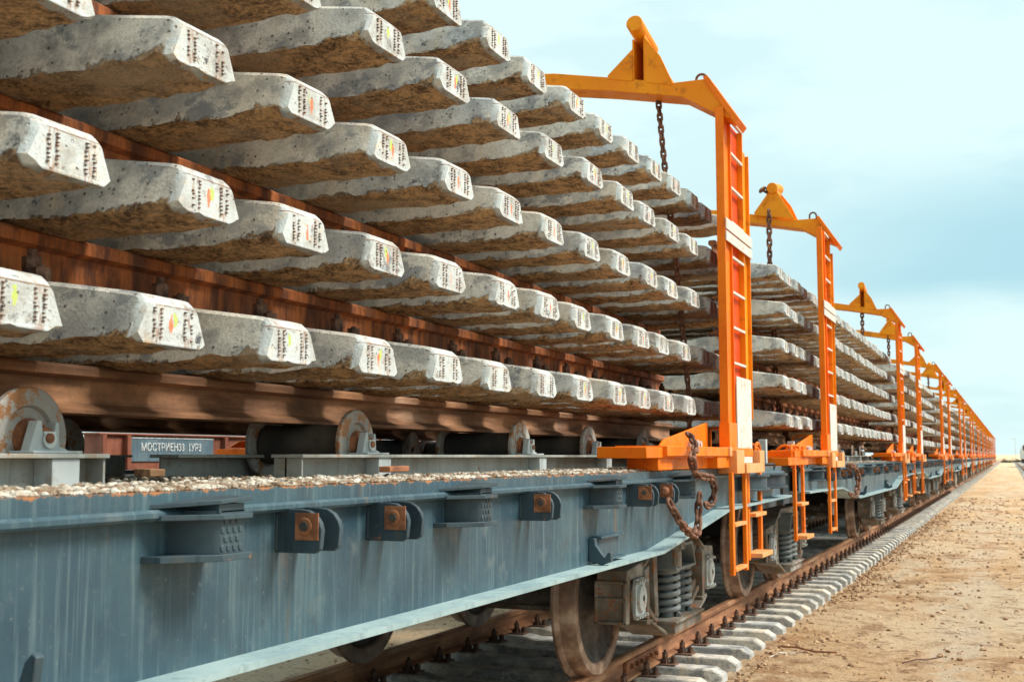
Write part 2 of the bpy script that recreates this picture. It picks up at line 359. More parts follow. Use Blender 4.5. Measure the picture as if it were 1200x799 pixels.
def tag(o, label=None, cat=None, group=None, kind=None):
    if label: o['label'] = label
    if cat: o['category'] = cat
    if group: o['group'] = group
    if kind: o['kind'] = kind
    return o
def empty(name, loc=(0, 0, 0)):
    o = bpy.data.objects.new(name, None); COL.objects.link(o); o.location = loc; o.empty_display_size = .1; return o
def copy_tree(o, parent=None):
    c = o.copy(); COL.objects.link(c); c.parent = parent
    for ch in list(o.children): copy_tree(ch, c)
    return c
ORD = ['nearest', 'second', 'third', 'fourth', 'fifth', 'sixth', 'seventh', 'eighth', 'ninth', 'tenth', 'eleventh', 'twelfth', 'thirteenth', 'fourteenth', 'fifteenth', 'sixteenth', 'seventeenth', 'eighteenth', 'nineteenth', 'twentieth', 'twenty-first', 'twenty-second', 'twenty-third', 'twenty-fourth', 'twenty-fifth', 'twenty-sixth', 'twenty-seventh', 'twenty-eighth']

XC = -3.22            # centreline of the loaded train's track
RX = .795             # rail centre offset
PITCH = 13.35         # wagon spacing
WC0 = 3.54            # centre of the nearest wagon
NW = 13
GZ = -.285             # ground level

# ------------------------------------------------------------------ ground
def build_ground():
    g = MB()
    # fine strip beside the near track, with real unevenness, then coarse land to the horizon
    xs = [-6000, -600, -60, -30, -14, -8] + [-6+.25*i for i in range(49)] + [8, 14, 30, 60, 600, 6000]
    ys = [-300, -40, -8, -2] + [.0+.25*i for i in range(121)] + [32+2*i for i in range(30)] + [100, 130, 200, 400, 900, 2500, 7000]
    nx = len(xs); vs = []
    for y in ys:
        for x in xs:
            z = GZ
            if -7 < x < 8 and y < 92:
                z += .05*(mnoise.noise(Vector((x*.7, y*.25, 1)))) + .022*mnoise.noise(Vector((x*2.7, y*1.5, 5))) + .010*mnoise.noise(Vector((x*7, y*5, 9)))
                if -4.9 < x < -2.1: z = min(z, GZ-.08)
                elif x < -1.4: z += .055*max(0, mnoise.noise(Vector((x*1.6, y*1.1, 7)))+.1)
            vs.append((x, y, z))
    fs = [(j*nx+i, j*nx+i+1, (j+1)*nx+i+1, (j+1)*nx+i) for j in range(len(ys)-1) for i in range(nx-1)]
    g.add(vs, fs); o = g.build('ground', 'ground', smooth=180); tag(o, kind='structure')
    # ballast/dust bed between the sleepers
    b = MB(); ys = [-6+.5*i for i in range(120)] + [60+20*i for i in range(40)]; xs = [-4.7+.13*i for i in range(23)]; vs = []
    for y in ys:
        for x in xs: vs.append((x, y, -.318 + .05*max(0, mnoise.noise(Vector((x*1.2, y*.5, 8)))) + .018*mnoise.noise(Vector((x*3, y*2, 3))) - (.05 if x in (xs[0], xs[-1]) else 0)))
    n = len(xs); fs = [(j*n+i, j*n+i+1, (j+1)*n+i+1, (j+1)*n+i) for j in range(len(ys)-1) for i in range(n-1)]
    b.add(vs, fs); tag(b.build('track_bed', 'ballast', smooth=180), kind='structure')
build_ground()

def stone(mb, x, y, z, r, rng):
    """irregular little rock"""
    a = rng.random()*6.28; k = 6; sx, sy, sz = r*rng.uniform(.8, 1.5), r*rng.uniform(.6, 1.1), r*rng.uniform(.45, .8)
    vs = []
    for lv, rr in ((-.8, .6), (.05, 1.), (.75, .6)):
        for i in range(k):
            t = 2*math.pi*i/k; q = rr*rng.uniform(.75, 1.15); px, py = sx*q*math.cos(t), sy*q*math.sin(t)
            vs.append((x+px*math.cos(a)-py*math.sin(a), y+px*math.sin(a)+py*math.cos(a), z+sz*(lv+rng.uniform(-.15, .15))))
    vs.append((x, y, z+sz)); vs.append((x, y, z-sz))
    fs = [(j*k+i, j*k+(i+1) % k, (j+1)*k+(i+1) % k, (j+1)*k+i) for j in range(2) for i in range(k)]
    fs += [(2*k+i, 2*k+(i+1) % k, 3*k) for i in range(k)] + [((i+1) % k, i, 3*k+1) for i in range(k)]
    mb.add(vs, fs)
rng = random.Random(3)
pb = MB()
for i in range(5000):
    y = 5.5 + (rng.random()**1.6)*45; x = rng.uniform(-1.85, 2.6)
    if rng.random() < .35: x = -1.85 + abs(rng.gauss(0, .35))
    s = rng.choice((.005, .006, .008, .008, .011, .014, .022))*(1+y*.02)
    stone(pb, x, y, GZ+.05*(mnoise.noise(Vector((x*.7, y*.25, 1))))+.022*mnoise.noise(Vector((x*2.7, y*1.5, 5)))+s*.2, s, rng)
for i in range(500):
    x = rng.uniform(-7.5, -4.7); y = rng.uniform(4, 16); stone(pb, x, y, GZ+.01, rng.uniform(.008, .02), rng)
for i in range(1500):
    x = -1.92+abs(rng.gauss(0, .16)); y = 5+(rng.random()**1.5)*30; stone(pb, x, y, GZ+.012+.03*rng.random()*(x < -1.8), rng.choice((.008, .012, .018, .026)), rng)
tag(pb.build('pebbles', 'pebble', smooth=0), 'small brown clods and pebbles scattered over the sandy ground', 'pebbles', kind='stuff')

# ------------------------------------------------------------------ concrete sleeper
def sleeper_h(x):
    a = abs(x)
    P = [(0, .140), (.50, .140), (.62, .163), (1.00, .163), (1.04, .166), (1.30, .128), (1.322, .122), (1.35, .098)]
    for (x0, h0), (x1, h1) in zip(P, P[1:]):
        if a <= x1: return h0+(h1-h0)*(a-x0)/(x1-x0)
    return P[-1][1]
def sleeper_mesh(seed, fine=True, name='sleeper', mat='conc', grounded=False):
    s = MB(); rng = random.Random(seed); nb = 13 if fine else 3
    xs = ([-1.35, -1.336, -1.322, -1.30] if not grounded else [-1.33, -1.325, -1.26]) + ([-1.26+.045*i for i in range(57)] if fine else [-1.2, -1.04, -.62, -.5, 0, .5, .62, 1.04, 1.2]) + ([1.30, 1.322, 1.336, 1.35] if not grounded else [1.26, 1.325, 1.33])
    rings = []
    for x in xs:
        h = sleeper_h(x)
        if grounded: h = (.163 if abs(x) > .62 else h) if abs(x) < 1.265 else .125
        a = abs(x)
        wb = .150 if a < .4 else (.150-.022*min(1, (a-.4)/.9)); wt = wb-.030
        if grounded: wt = wb-.045
        if a > 1.345: wb -= .004; wt -= .004
        ring = []
        for i in range(nb):
            y = -wb+2*wb*i/(nb-1); z = 0
            if fine:
                e = max(0, 1-min(i, nb-1-i)/1.5); up = max(0, (a-1.12)/.23)
                n1 = mnoise.noise(Vector((x*9+seed*7, y*14, seed))); n2 = mnoise.noise(Vector((x*31, y*33, seed+4)))
                z = .012*n1+.008*n2 + e*(.008+.010*abs(n1)+.022*up*(.6+n2))
                if a > 1.34: z = max(z, .004)
            ring.append((x, y, z))
        zb = ring[-1][2]
        chip = .003*mnoise.noise(Vector((x*12, seed, 2))) if fine else 0
        for t in ((.4, .8) if fine else ()): ring.append((x, wb+(wt-wb)*t, zb+(h-.012-zb)*t))
        ring.append((x, wt, h-.010)); ring.append((x, wt-.010-abs(chip), h)); ring.append((x, 0, h)); ring.append((x, -wt+.010+abs(chip), h)); ring.append((x, -wt, h-.010))
        zb = ring[0][2]
        for t in ((.8, .4) if fine else ()): ring.append((x, -(wb+(wt-wb)*t), zb+(h-.012-zb)*t))
        rings.append(ring)
    n = len(rings[0]); vs = [p for r in rings for p in r]; k = len(rings)
    fs = [(j*n+i, (j+1)*n+i, (j+1)*n+(i+1) % n, j*n+(i+1) % n) for j in range(k-1) for i in range(n)]
    fs = [f[::-1] for f in fs]
    fs += [tuple(range(n))[::-1], tuple(range((k-1)*n, k*n))]
    s.add(vs, [tuple(f) for f in fs])
    if fine:   # cut ends of the prestressing wires
        s.cur = 1
        for sx in (-1, 1):
            for cy in (-.069, -.044, .044, .069):
                for j in range(8):
                    z = .022+.0095*j+rng.uniform(-.0015, .0015); y = cy+rng.uniform(-.0015, .0015)
                    if rng.random() < .08: continue
                    x0, x1 = sorted((sx*1.349, sx*(1.351+rng.uniform(.001, .005))))
                    s.box(x0, x1, y-.0040, y+.0040, z-.0014, z+.0014)
    me = s.mesh(name, [mat, 'rust'] if fine else mat, 26 if fine else 9)
    bm = bmesh.new(); bm.from_mesh(me); bmesh.ops.recalc_face_normals(bm, faces=bm.faces); bm.to_mesh(me); bm.free(); me.set_sharp_from_angle(angle=R(26 if fine else 9))
    return me
SL = [sleeper_mesh(i) for i in range(9)]
SLM = sleeper_mesh(11, False, 'sleeper', 'conc_far')
SLG = sleeper_mesh(12, False, 'sleeper', 'conc_far', True)

def fasten_mesh(low=False):
    """base plate, clips, clip bolts and anchor bolts for both rails; z = 0 at the sleeper seat (.163)"""
    f = MB()
    f.box(-.185, .185, -.07, .07, .160, .174)
    for t in (-1, 1):
        f.box(min(t*.062, t*.115), max(t*.062, t*.115), -.035, .035, .172, .200)     # clip
        f.cyl((t*.098, -.005, .17), (t*.098, -.005, .270), .011, n=8)                     # clip bolt
        f.cyl((t*.098, -.005, .199), (t*.098, -.005, .216), .022, n=10)
        f.cyl((t*.098, -.005, .216), (t*.098, -.005, .250), .024, n=6)
        f.cyl((t*.155, .02, .165), (t*.155, .02, .222), .010, n=8)                        # anchor bolt
        f.cyl((t*.155, .02, .173), (t*.155, .02, .184), .026, n=10)
        f.cyl((t*.155, .02, .184), (t*.155, .02, .214), .024, n=6)
    return f.mesh('rail_fastening', 'rust', 30)
FAST = fasten_mesh()
def rail_pts(c, z0, H=.178, head=.073, foot=.150, flip=False):
    k = H/.178; hh = .045*k
    p = [(-foot/2, 0), (foot/2, 0), (foot/2, .010), (.020, .030), (.009, .05), (.009, H-hh-.006), (head/2, H-hh+.004), (head/2, H-.010), (head/2-.010, H-.001), (0, H), (-head/2+.010, H-.001), (-head/2, H-.010), (-head/2, H-hh+.004), (-.009, H-hh-.006), (-.009, .05), (-.020, .030), (-foot/2, .010)]
    return [(c+x, z0+z) for x, z in p]

# ------------------------------------------------------------------ the running track
def railway_track():
    t = empty('railway_track', (XC-.06, 0, 0)); tag(t, 'rusty rails on grey concrete sleepers under the loaded train', 'railway track')
    for s in (1, -1):
        p = MB().prism(rail_pts(s*RX, -.156, .156, .072, .14), 'y', -8, 2600).build('rail', 'rail_run', t)
    sp = .50; y = 4.2; n = 0
    while n < 100:
        o = link('sleeper', SLG, t, (0, y+random.uniform(-.012, .012), -.334)); o.rotation_euler.z = random.uniform(-.012, .012)
        for q in (RX, -RX): link('rail_fastening', FAST, o, (q, 0, 0))
        y += sp; n += 1
    far = MB(); src = SLM
    while y < 420:
        hw = .10
        far.prism([(-1.33, 0), (1.33, 0), (1.33, .125), (1.26, .163), (-1.26, .163), (-1.33, .125)], 'y', y-.11, y+.11); y += sp
    tag(far.build('sleeper', 'conc_far', t, (0, 0, -.334)), kind='stuff')
    j = MB(); 
    for s in (1,):
        for q in (1, -1):
            x0, x1 = sorted((s*RX+q*.012, s*RX+q*.034)); j.box(x0, x1, 7.95, 8.75, -.128, -.045)
        for i in range(6): j.cyl((s*RX+.03, 8.05+.12*i, -.085), (s*RX+.062, 8.05+.12*i, -.085), .017, n=6)
    j.build('joint_bar', 'washer', t, bevel=.003)
railway_track()
def side_track():
    X2 = 2.25
    t = empty('railway_track', (X2, 0, 0)); tag(t, 'second railway track at the right edge of the sandy strip', 'railway track')
    for s in (1, -1): MB().prism(rail_pts(s*RX, -.178), 'y', 6, 2600).build('rail', 'rail_run', t)
    y = 60; n = 0
    far = MB()
    while y < 420:
        if n < 100: link('sleeper', SLM, t, (0, y, -.351)); n += 1
        else: far.prism([(-1.33, 0), (1.33, 0), (1.33, .125), (1.26, .163), (-1.26, .163), (-1.33, .125)], 'y', y-.12, y+.12)
        y += .545
    tag(far.build('sleeper', 'conc_far', t, (0, 0, -.351)), kind='stuff')
side_track()

# ------------------------------------------------------------------ flat wagon (local x from centreline, y from wagon centre, z above rail)
def tri(): pass
def wheelset(parent, y, side_both=True):
    for s in (1, -1):
        c = s*RX
        w = MB()
        disc = [(-.068, .02), (-.068, .10), (-.03, .13), (-.030, .39), (-.055, .405)]
        rim = [(-.055, .405), (-.066, .415), (-.070, .506), (-.050, .513), (-.036, .500), (-.026, .482), (.062, .474), (.070, .468), (.070, .412), (.060, .402), (.046, .400)]
        face = [(.046, .400), (.030, .375), (.014, .32), (.008, .20), (.030, .14), (.066, .12), (.070, .105), (.070, .02)]
        for k_, pf in enumerate((disc, rim, face)):
            w.cur = 1 if k_ == 1 else 0
            if s < 0: pf = [(-a, b) for a, b in pf][::-1]
            w.lathe(pf, (c+s*.028, y, .475), 'x', 64)
        w.build('wheel', ['wheel', 'tread'], parent)
    MB().cyl((-1.0, y, .475), (1.0, y, .475), .075, n=20).build('axle', 'wheel', parent)
def bogie(parent, y0):
    for s in (1, -1):
        b = MB(); X0, X1 = (.98, 1.10)
        def pr(pts, a=X0, c=X1):
            aa, cc_ = sorted((s*a, s*c)); b.prism([(y0+p, q) for p, q in pts], 'x', aa, cc_)
        pr([(-.80, .60), (-.45, .72), (.45, .72), (.80, .60), (.80, .67), (.45, .82), (-.45, .82), (-.80, .67)])
        pr([(-.80, .655), (-.45, .80), (.45, .80), (.80, .655), (.80, .675), (.45, .822), (-.45, .822), (-.80, .675)], .94, 1.15)
        for q in (-1, 1):
            pr([(q*.76, .33), (q*.66, .30), (q*.36, .19), (q*.34, .30), (q*.44, .33), (q*.62, .43), (q*.76, .46)])
            pr([(q*.32, .29), (q*.40, .29), (q*.44, .73), (q*.35, .73)])
            pr([(q*.70, .31), (q*.76, .31), (q*.79, .64), (q*.71, .66)], .93, 1.15)
            pr([(q*.66, .29), (q*.80, .30), (q*.80, .33), (q*.66, .32)], .93, 1.16)
            pr([(q*1.07, .34), (q*1.14, .34), (q*1.14, .58), (q*1.06, .64)], .93, 1.13)
            pr([(q*.70, .60), (q*1.14, .60), (q*1.12, .66), (q*.74, .69)], .94, 1.13)
            yy = y0+q*1.142; y_a, y_b = sorted((yy, yy+q*.012))
            for (a, c, e, f_) in ((.93, .95, .34, .60), (1.11, 1.13, .34, .60), (.93, 1.13, .34, .36), (.93, 1.13, .58, .60), (.93, 1.13, .48, .50)): b.box(*sorted((s*a, s*c)), y_a, y_b, e, f_)
            pr([(q*.34, .17), (q*.72, .295), (q*.72, .315), (q*.34, .20)], .92, 1.17)
            pr([(q*.70, .37), (q*.45, .27), (q*.45, .29), (q*.70, .40)], 1.10, 1.125)
        pr([(-.36, .19), (.36, .19), (.36, .265), (-.36, .265)], .80, 1.22)
        pr([(-.38, .255), (.38, .255), (.38, .275), (-.38, .275)], .80, 1.24)
        b.build('side_frame', 'bogie', parent, bevel=.007)
        for q in (-1, 1):
            a = MB(); yy = y0+q*.925
            a.box(*sorted((s*.95, s*1.10)), yy-.12, yy+.12, .40, .57); a.cyl((s*.95, yy, .475), (s*1.135, yy, .475), .122, n=24); a.box(*sorted((s*1.08, s*1.105)), yy-.135, yy+.135, .38, .585)
            ab = a.build('axle_box', 'bogie', parent, bevel=.008)
            c = MB(); c.prism([(yy-.075, .355), (yy+.075, .355), (yy+.105, .39), (yy+.105, .56), (yy+.075, .60), (yy-.075, .60), (yy-.105, .56), (yy-.105, .39)], 'x', *sorted((s*1.135, s*1.155)))
            c.lathe([(0, .085), (s*.018, .080), (s*.022, .02)], (s*1.155, yy, .48), 'x', 28)
            for dy, dz in ((-.085, .375), (.085, .375), (-.085, .580), (.085, .580), (-.03, .370), (.03, .370), (-.03, .588), (.03, .588)): c.cyl((s*1.155, yy+dy, dz), (s*1.178, yy+dy, dz), .011, n=6)
            c.build('bearing_cover', 'bogielt', ab)
        for q in (-.155, .155):
            for xx in (1.11, .90):
                h = MB(); pts = []
                for i in range(6*12+1):
                    t = i/12; pts.append((s*xx+.080*math.cos(2*math.pi*t), y0+q+.080*math.sin(2*math.pi*t), .285+.050*t))
                h.tube(pts, .0175, 8); h.cyl((s*xx, y0+q, .265), (s*xx, y0+q, .60), .045, n=12); h.build('spring', 'spring', parent)
        bo = MB(); bo.box(*sorted((s*.80, s*1.21)), y0-.27, y0+.27, .585, .605)
        bo.prism([(y0-.20, .60), (y0+.20, .60), (y0+.15, .74), (y0-.15, .74)], 'x', *sorted((s*.80, s*1.10)))
        for q in (-1, 1):
            bo.prism([(y0+q*.25, .60), (y0+q*.27, .60), (y0+q*.18, .76), (y0+q*.16, .76)], 'x', *sorted((s*1.0, s*1.21)))
        bo.prism([(y0-.17, .74), (y0+.17, .74), (y0+.17, .76), (y0-.17, .76)], 'x', *sorted((s*1.0, s*1.21)))
        bo.build('bolster_end', 'spring', parent, bevel=.004)
    MB().box(-.9, .9, y0-.20, y0+.20, .48, .72).box(-.25, .25, y0-.22, y0+.22, .72, 1.0).build('bolster', 'dark', parent)
    for q in (-1, 1): wheelset(parent, y0+q*.925)
    r = MB(); 
    for q in (-.5, .5): r.cyl((-.85, y0+q, .35), (.85, y0+q, .35), .035, n=10)
    for q in (-1, 1):
        for s in (1, -1): r.prism([(y0+q*.38, .25), (y0+q*.44, .25), (y0+q*.46, .62), (y0+q*.42, .62)], 'x', s*.72-.04, s*.72+.04)
    r.cyl((.35, y0-1.2, .55), (.35, y0+1.2, .45), .018, n=8); r.build('brake_gear', 'bogie', parent)

def side_profile(z):
    return None
ZB = [(-6.35, 1.035), (-4.05, 1.02), (-2.45, .868), (2.45, .868), (4.05, 1.02), (6.35, 1.035)]
def zb(y):
    for (a, h), (b, k) in zip(ZB, ZB[1:]):
        if y <= b: return h+(k-h)*(y-a)/(b-a)
    return ZB[-1][1]
def pocket(mb, s, y):
    """cast stake pocket on side s"""
    X = lambda *a: sorted(s*q for q in a)
    z0, z1 = 1.130, 1.206
    mb.cur = 0
    mb.prism([(s*1.485, y-.075), (s*1.590, y-.05), (s*1.602, y-.038), (s*1.602, y+.05), (s*1.485, y+.055)], 'z', z0, z1+.02)
    for a, b in ((1.115, 1.130), (1.206, 1.218)):
        mb.prism([(s*1.485, y-.16), (s*1.53, y-.15), (s*1.602, y-.065), (s*1.618, y-.048), (s*1.618, y+.062), (s*1.485, y+.07)], 'z', a, b)
    v = [(s*x, yy, z) for x, yy, z in ((1.50, y-.16, 1.2305), (1.612, y-.05, 1.240), (1.620, y+.055, 1.246), (1.50, y+.06, 1.246))]; v += [(a, b, c+.010) for a, b, c in v]
    mb.add(v, [(0, 1, 2, 3), (7, 6, 5, 4), (0, 4, 5, 1), (1, 5, 6, 2), (2, 6, 7, 3), (3, 7, 4, 0)])
    mb.box(*X(1.50, 1.602), y-.045, y+.05, 1.22, 1.240)
    for i in range(4):
        for j in range(4):
            yy = y-.030+.022*i+(.011 if j % 2 else 0)
            if yy > y+.042: continue
            zc = z0+.012+.020*j; mb.prism([(yy-.007, zc-.005), (yy, zc-.008), (yy+.007, zc-.005), (yy+.007, zc+.005), (yy, zc+.008), (yy-.007, zc+.005)], 'x', *X(1.602, 1.6045))
def lug(mb, s, y):
    """pair of plates with a pin hole, standing out from the web"""
    mb.cur = 0
    mb.box(*sorted((s*1.484, s*1.492)), y-.060, y+.058, 1.108, 1.200)
    for k, dy in enumerate((-.055, .035)):
        pts = [(1.485, 1.105), (1.585, 1.105)] + [(1.575+.045*math.cos(R(a)), 1.150-.045+.0+.045*0+.045+.045*math.sin(R(a))) for a in range(-60, 91, 15)] + [(1.53, 1.212), (1.485, 1.212)]
        # outline with rounded outer end
        pts = [(1.485, 1.102), (1.60, 1.102), (1.615, 1.112), (1.620, 1.160), (1.614, 1.180), (1.600, 1.198), (1.580, 1.209), (1.555, 1.212), (1.485, 1.212)]
        mb.prism([(s*a, b) for a, b in pts], 'y', y+dy, y+dy+.018)
def lug_w(mb, s, y, pin=False):
    mb.box(*sorted((s*1.545, s*1.612)), y-.059, y-.0552, 1.135, 1.203)
    mb.lathe([(-.004, .022), (-.006, .020), (-.006, .012), (.03, .011)], (s*1.575, y-.0592, 1.170), 'y', 20)
    if pin: mb.lathe([(-.03, .001), (-.028, .012), (-.02, .020), (0, .022)], (s*1.575, y-.060, 1.168), 'y', 16)

def make_wagon():
    w = empty('flat_wagon')
    for s in (1, -1):
        X = lambda *a: sorted(s*q for q in a)
        b = MB()
        web = ZB + [(6.35, 1.21), (-6.35, 1.21)]
        b.prism(web, 'x', *X(1.471, 1.485))
        b.box(*X(1.15, 1.505), -6.36, 6.36, 1.208, 1.228)                 # top flange
        pts = [(1.505, 1.208), (1.516, 1.206), (1.524, 1.213), (1.524, 1.223), (1.515, 1.230), (1.505, 1.228)]
        b.prism([(s*x, z) for x, z in pts], 'y', -6.36, 6.36)             # rolled lip
        b.box(*X(1.40, 1.503), -6.36, 6.36, 1.2285, 1.2675)               # deck edge angle
        b.build('side_sill', 'blue', w)
        f = MB()
        for (a, h), (c, k) in zip(ZB, ZB[1:]):
            v = [(s*x, y, q) for (y, z) in ((a, h), (c, k)) for x in (1.30, 1.580) for q in (z-.016, z)]
            f.add(v, [(0, 1, 3, 2), (4, 6, 7, 5), (0, 4, 5, 1), (2, 3, 7, 6), (1, 5, 7, 3), (0, 2, 6, 4)])
        f.build('bottom_flange', 'blue2', w)
        for y in (-5.65, -4.45, -2.95, -1.30+.02, .14, 1.62, 2.98): 
            p = MB(); pocket(p, s, y); p.build('stake_pocket', 'navy', w, bevel=.003)
        for y in (5.0, 5.75):
            p = MB(); p.prism([(s*1.485, y-.30), (s*1.54, y-.24), (s*1.61, y-.12), (s*1.62, y), (s*1.61, y+.12), (s*1.54, y+.24), (s*1.485, y+.30)], 'z', 1.12, 1.20)
            for a in (1.105, 1.200): p.prism([(s*1.485, y-.33), (s*1.55, y-.26), (s*1.63, y-.12), (s*1.635, y), (s*1.63, y+.12), (s*1.55, y+.26), (s*1.485, y+.33)], 'z', a, a+.016)
            p.build('stake_pocket', 'navy', w, bevel=.003)
        for i, y in enumerate((-5.0, -4.0, -3.5, -2.3, -.87, -.40, .78, 2.17, 2.56)):
            p = MB(); lug(p, s, y); lo = p.build('lug', 'navy', w, bevel=.002)
            p = MB(); lug_w(p, s, y, y > 2.4)
            if y < 2.4: p.cur = 1; p.cyl((s*1.575, y-.070, 1.170), (s*1.575, y-.058, 1.170), .0115, n=16)
            p.build('washer', ['washer', 'dark'], lo)
        for y in (1.72,):                                         # flap bracket with hook
            p = MB(); p.box(*X(1.485, 1.515), y-.14, y+.16, .885, .985); p.box(*X(1.485, 1.535), y-.15, y+.18, .978, .990); p.box(*X(1.485, 1.54), y-.12, y+.19, .880, .890)
            p.build('flap_bracket', 'blue', w, bevel=.003)
            p = MB(); p.prism([(s*1.485, .985), (s*1.515, .985), (s*1.518, .955), (s*1.56, .90), (s*1.575, .925), (s*1.59, .925), (s*1.59, .885), (s*1.545, .868), (s*1.485, .885)], 'y', y-.19, y-.155); p.build('hook', 'navy', w, bevel=.004)
        if True:   # hook at the bottom edge
            y = -1.83
            p = MB(); p.prism([(s*1.486, .875), (s*1.55, .870), (s*1.575, .89), (s*1.585, .95), (s*1.59, .985), (s*1.578, .992), (s*1.562, .975), (s*1.54, .91), (s*1.486, .905)], 'y', y-.01, y+.012); p.build('hook', 'navy', w, bevel=.003)
    d = MB(); d.box(-1.40, 1.40, -6.36, 6.36, 1.215, 1.245); d.build('deck', 'deck', w)
    u = MB(); u.box(-.20, .20, -6.5, 6.5, .86, 1.20)
    for y in (-4.39, 4.39): u.box(-1.32, 1.32, y-.25, y+.25, .98, 1.20)
    for y in (-1.5, 0, 1.5): u.box(-1.32, 1.32, y-.06, y+.06, .95, 1.20)
    u.build('underframe', 'dark', w)
    e = MB()
    for q in (-1, 1):
        e.box(-1.34, 1.34, min(q*6.36, q*6.40), max(q*6.36, q*6.40), .98, 1.262)
    e.build('end_sill', 'blue', w, bevel=.004)
    for q in (-1, 1):
        c = MB(); c.box(-.10, .10, min(q*6.3, q*6.75), max(q*6.3, q*6.75), .92, 1.10)
        c.prism([(-.16, q*6.62), (.16, q*6.62), (.20, q*6.80), (.06, q*6.86), (-.22, q*6.84), (-.22, q*6.70)], 'z', .90, 1.14); c.build('coupler', 'bogie', w, bevel=.01)
        for s in (1, -1):
            p = MB(); x0, x1 = sorted((s*1.36, s*1.40)); p.box(x0, x1, min(q*5.75, q*6.66), max(q*5.75, q*6.66), .93, 1.275); p.box(min(s*1.30, s*1.45), max(s*1.30, s*1.45), min(q*5.75, q*6.66), max(q*5.75, q*6.66), 1.276, 1.290)
            p.prism([(s*1.40, 1.27), (s*1.405, .98), (s*1.52, 1.27)], 'y', q*5.98, q*6.0); p.build('corner_plate', 'navy', w, bevel=.004)
            p = MB(); p.box(*sorted((s*1.36, s*1.42)), q*6.15-.03, q*6.15+.03, 1.29, 1.48); p.build('corner_post', 'greylt', w, bevel=.003)
            p = MB(); p.cyl((s*1.38, q*5.55, .62), (s*1.38, q*5.55, 1.0), .03, n=10); p.build('brake_rod', 'bogie', w); p = MB(); p.cyl((s*1.38, q*3.45, .70), (s*1.38, q*3.45, 1.0), .028, n=10); p.box(*sorted((s*1.34, s*1.42)), q*3.45-.05, q*3.45+.05, .80, .90); p.build('brake_rod', 'bogie', w)
    for y in (-4.58, 4.58): bogie(w, y)
    for ch in list(w.children):
        if ch.name.split('.')[0] in ('side_frame', 'spring', 'bolster_end', 'bolster', 'wheel', 'axle', 'brake_gear', 'axle_box'): ch.location.x -= .06
    r = MB(); r.cyl((-.6, -.5, .82), (-.6, .9, .82), .16, n=20); r.cyl((.3, -2.6, .86), (.3, -1.4, .86), .14, n=18); r.cyl((0, -4, .72), (0, 4, .72), .02, n=8); r.build('brake_cylinder', 'dark', w)
    return w
wagon = make_wagon()
wagons = [wagon]
def low_wagon():
    w = empty('flat_wagon')
    b = MB(); b.prism(ZB+[(6.35, 1.262), (-6.35, 1.262)], 'x', 1.33, 1.50); b.build('side_sill', 'blue2', w); b = MB(); b.prism(ZB+[(6.35, 1.262), (-6.35, 1.262)], 'x', -1.50, -1.33); b.build('side_sill', 'blue2', w)
    MB().box(-1.33, 1.33, -6.36, 6.36, 1.0, 1.24).build('deck', 'dark', w)
    for s in (1, -1):
        p = MB()
        for y in (-5.65, -4.45, -2.95, -1.28, .14, 1.62, 2.98, 5.0, 5.75): p.box(*sorted((s*1.5, s*1.60)), y-.25, y+.08, 1.11, 1.22)
        p.build('stake_pocket', 'navy', w)
    for y0 in (-4.39, 4.39):
        for s in (1, -1):
            MB().prism([(y0-1.1, .35), (y0-.35, .12), (y0+.35, .12), (y0+1.1, .35), (y0+1.1, .65), (y0+.4, .80), (y0-.4, .80), (y0-1.1, .65)], 'x', *sorted((s*.96, s*1.15))).build('side_frame', 'bogie', w)
            for q in (-.925, .925): MB().cyl((s*.74, y0+q, .475), (s*.87, y0+q, .475), .475, n=24).build('wheel', 'wheel', w)
    return w
lw = None
for k in range(1, NW):
    if k < 4: c = copy_tree(wagon)
    else:
        if lw is None: lw = low_wagon(); c = lw
        else: c = copy_tree(lw)
    wagons.append(c)
for k, w in enumerate(wagons):
    w.location = (XC, WC0+PITCH*k+(.3 if k else 0), 0)
    lab = ['blue grey flat wagon filling the lower left, gravel strewn on its deck', 'flat wagon right behind the nearest one, pale side sill and dark pockets']
    tag(w, lab[k] if k < 2 else f'{ORD[k]} flat wagon of the loaded train counted from the camera', 'wagon', 'flat wagons of the loaded train')

# gravel strewn on the decks
def gravel(k, n, y0, y1, lab):
    g = MB(); rng = random.Random(20+k)
    for i in range(n):
        y = rng.uniform(y0, y1); x = 1.49-abs(rng.gauss(0, .16)) if rng.random() < .75 else rng.uniform(.3, 1.49)
        r = rng.choice((.0035, .004, .005, .006, .007, .009, .012)); heap = .012*max(0, mnoise.noise(Vector((x*3, y*2.2, 3))))*(1 if x < 1.46 else .2)
        if x > 1.40: z = 1.2675+r*.35+heap*rng.random()
        else: z = 1.246+.020+r*.4+heap*rng.random()+rng.random()*.006
        if x > 1.485: r = min(r, .008)
        if mnoise.noise(Vector((x*5, y*4, 11))) < -.12 and rng.random() < .75: continue
        stone(g, x, y, z, r, rng)
    g.cur = 1   # bed of fines
    ys = [y0+.08*i for i in range(int((y1-y0)/.08)+1)]; xs = [.2, .6, .9, 1.0, 1.1, 1.2, 1.3, 1.38, 1.43, 1.47, 1.495]; vs = []
    for y in ys:
        for x in xs: vs.append((x, y, (1.2695 if x > 1.39 else 1.262)+.009*max(0, mnoise.noise(Vector((x*3, y*2.2, 3))))*(1 if x < 1.46 else 0)-(.006 if x > 1.48 else 0)))
    m_ = len(xs); g.add(vs, [(j*m_+i, j*m_+i+1, (j+1)*m_+i+1, (j+1)*m_+i) for j in range(len(ys)-1) for i in range(m_-1)])
    o = g.build('gravel', ['gravel', 'deck'], smooth=0, loc=(XC, WC0+PITCH*k, 0)); tag(o, lab, 'gravel', kind='stuff')
gravel(0, 26000, -3.0, 3.2, 'pale gravel strewn along the deck edge of the nearest wagon')
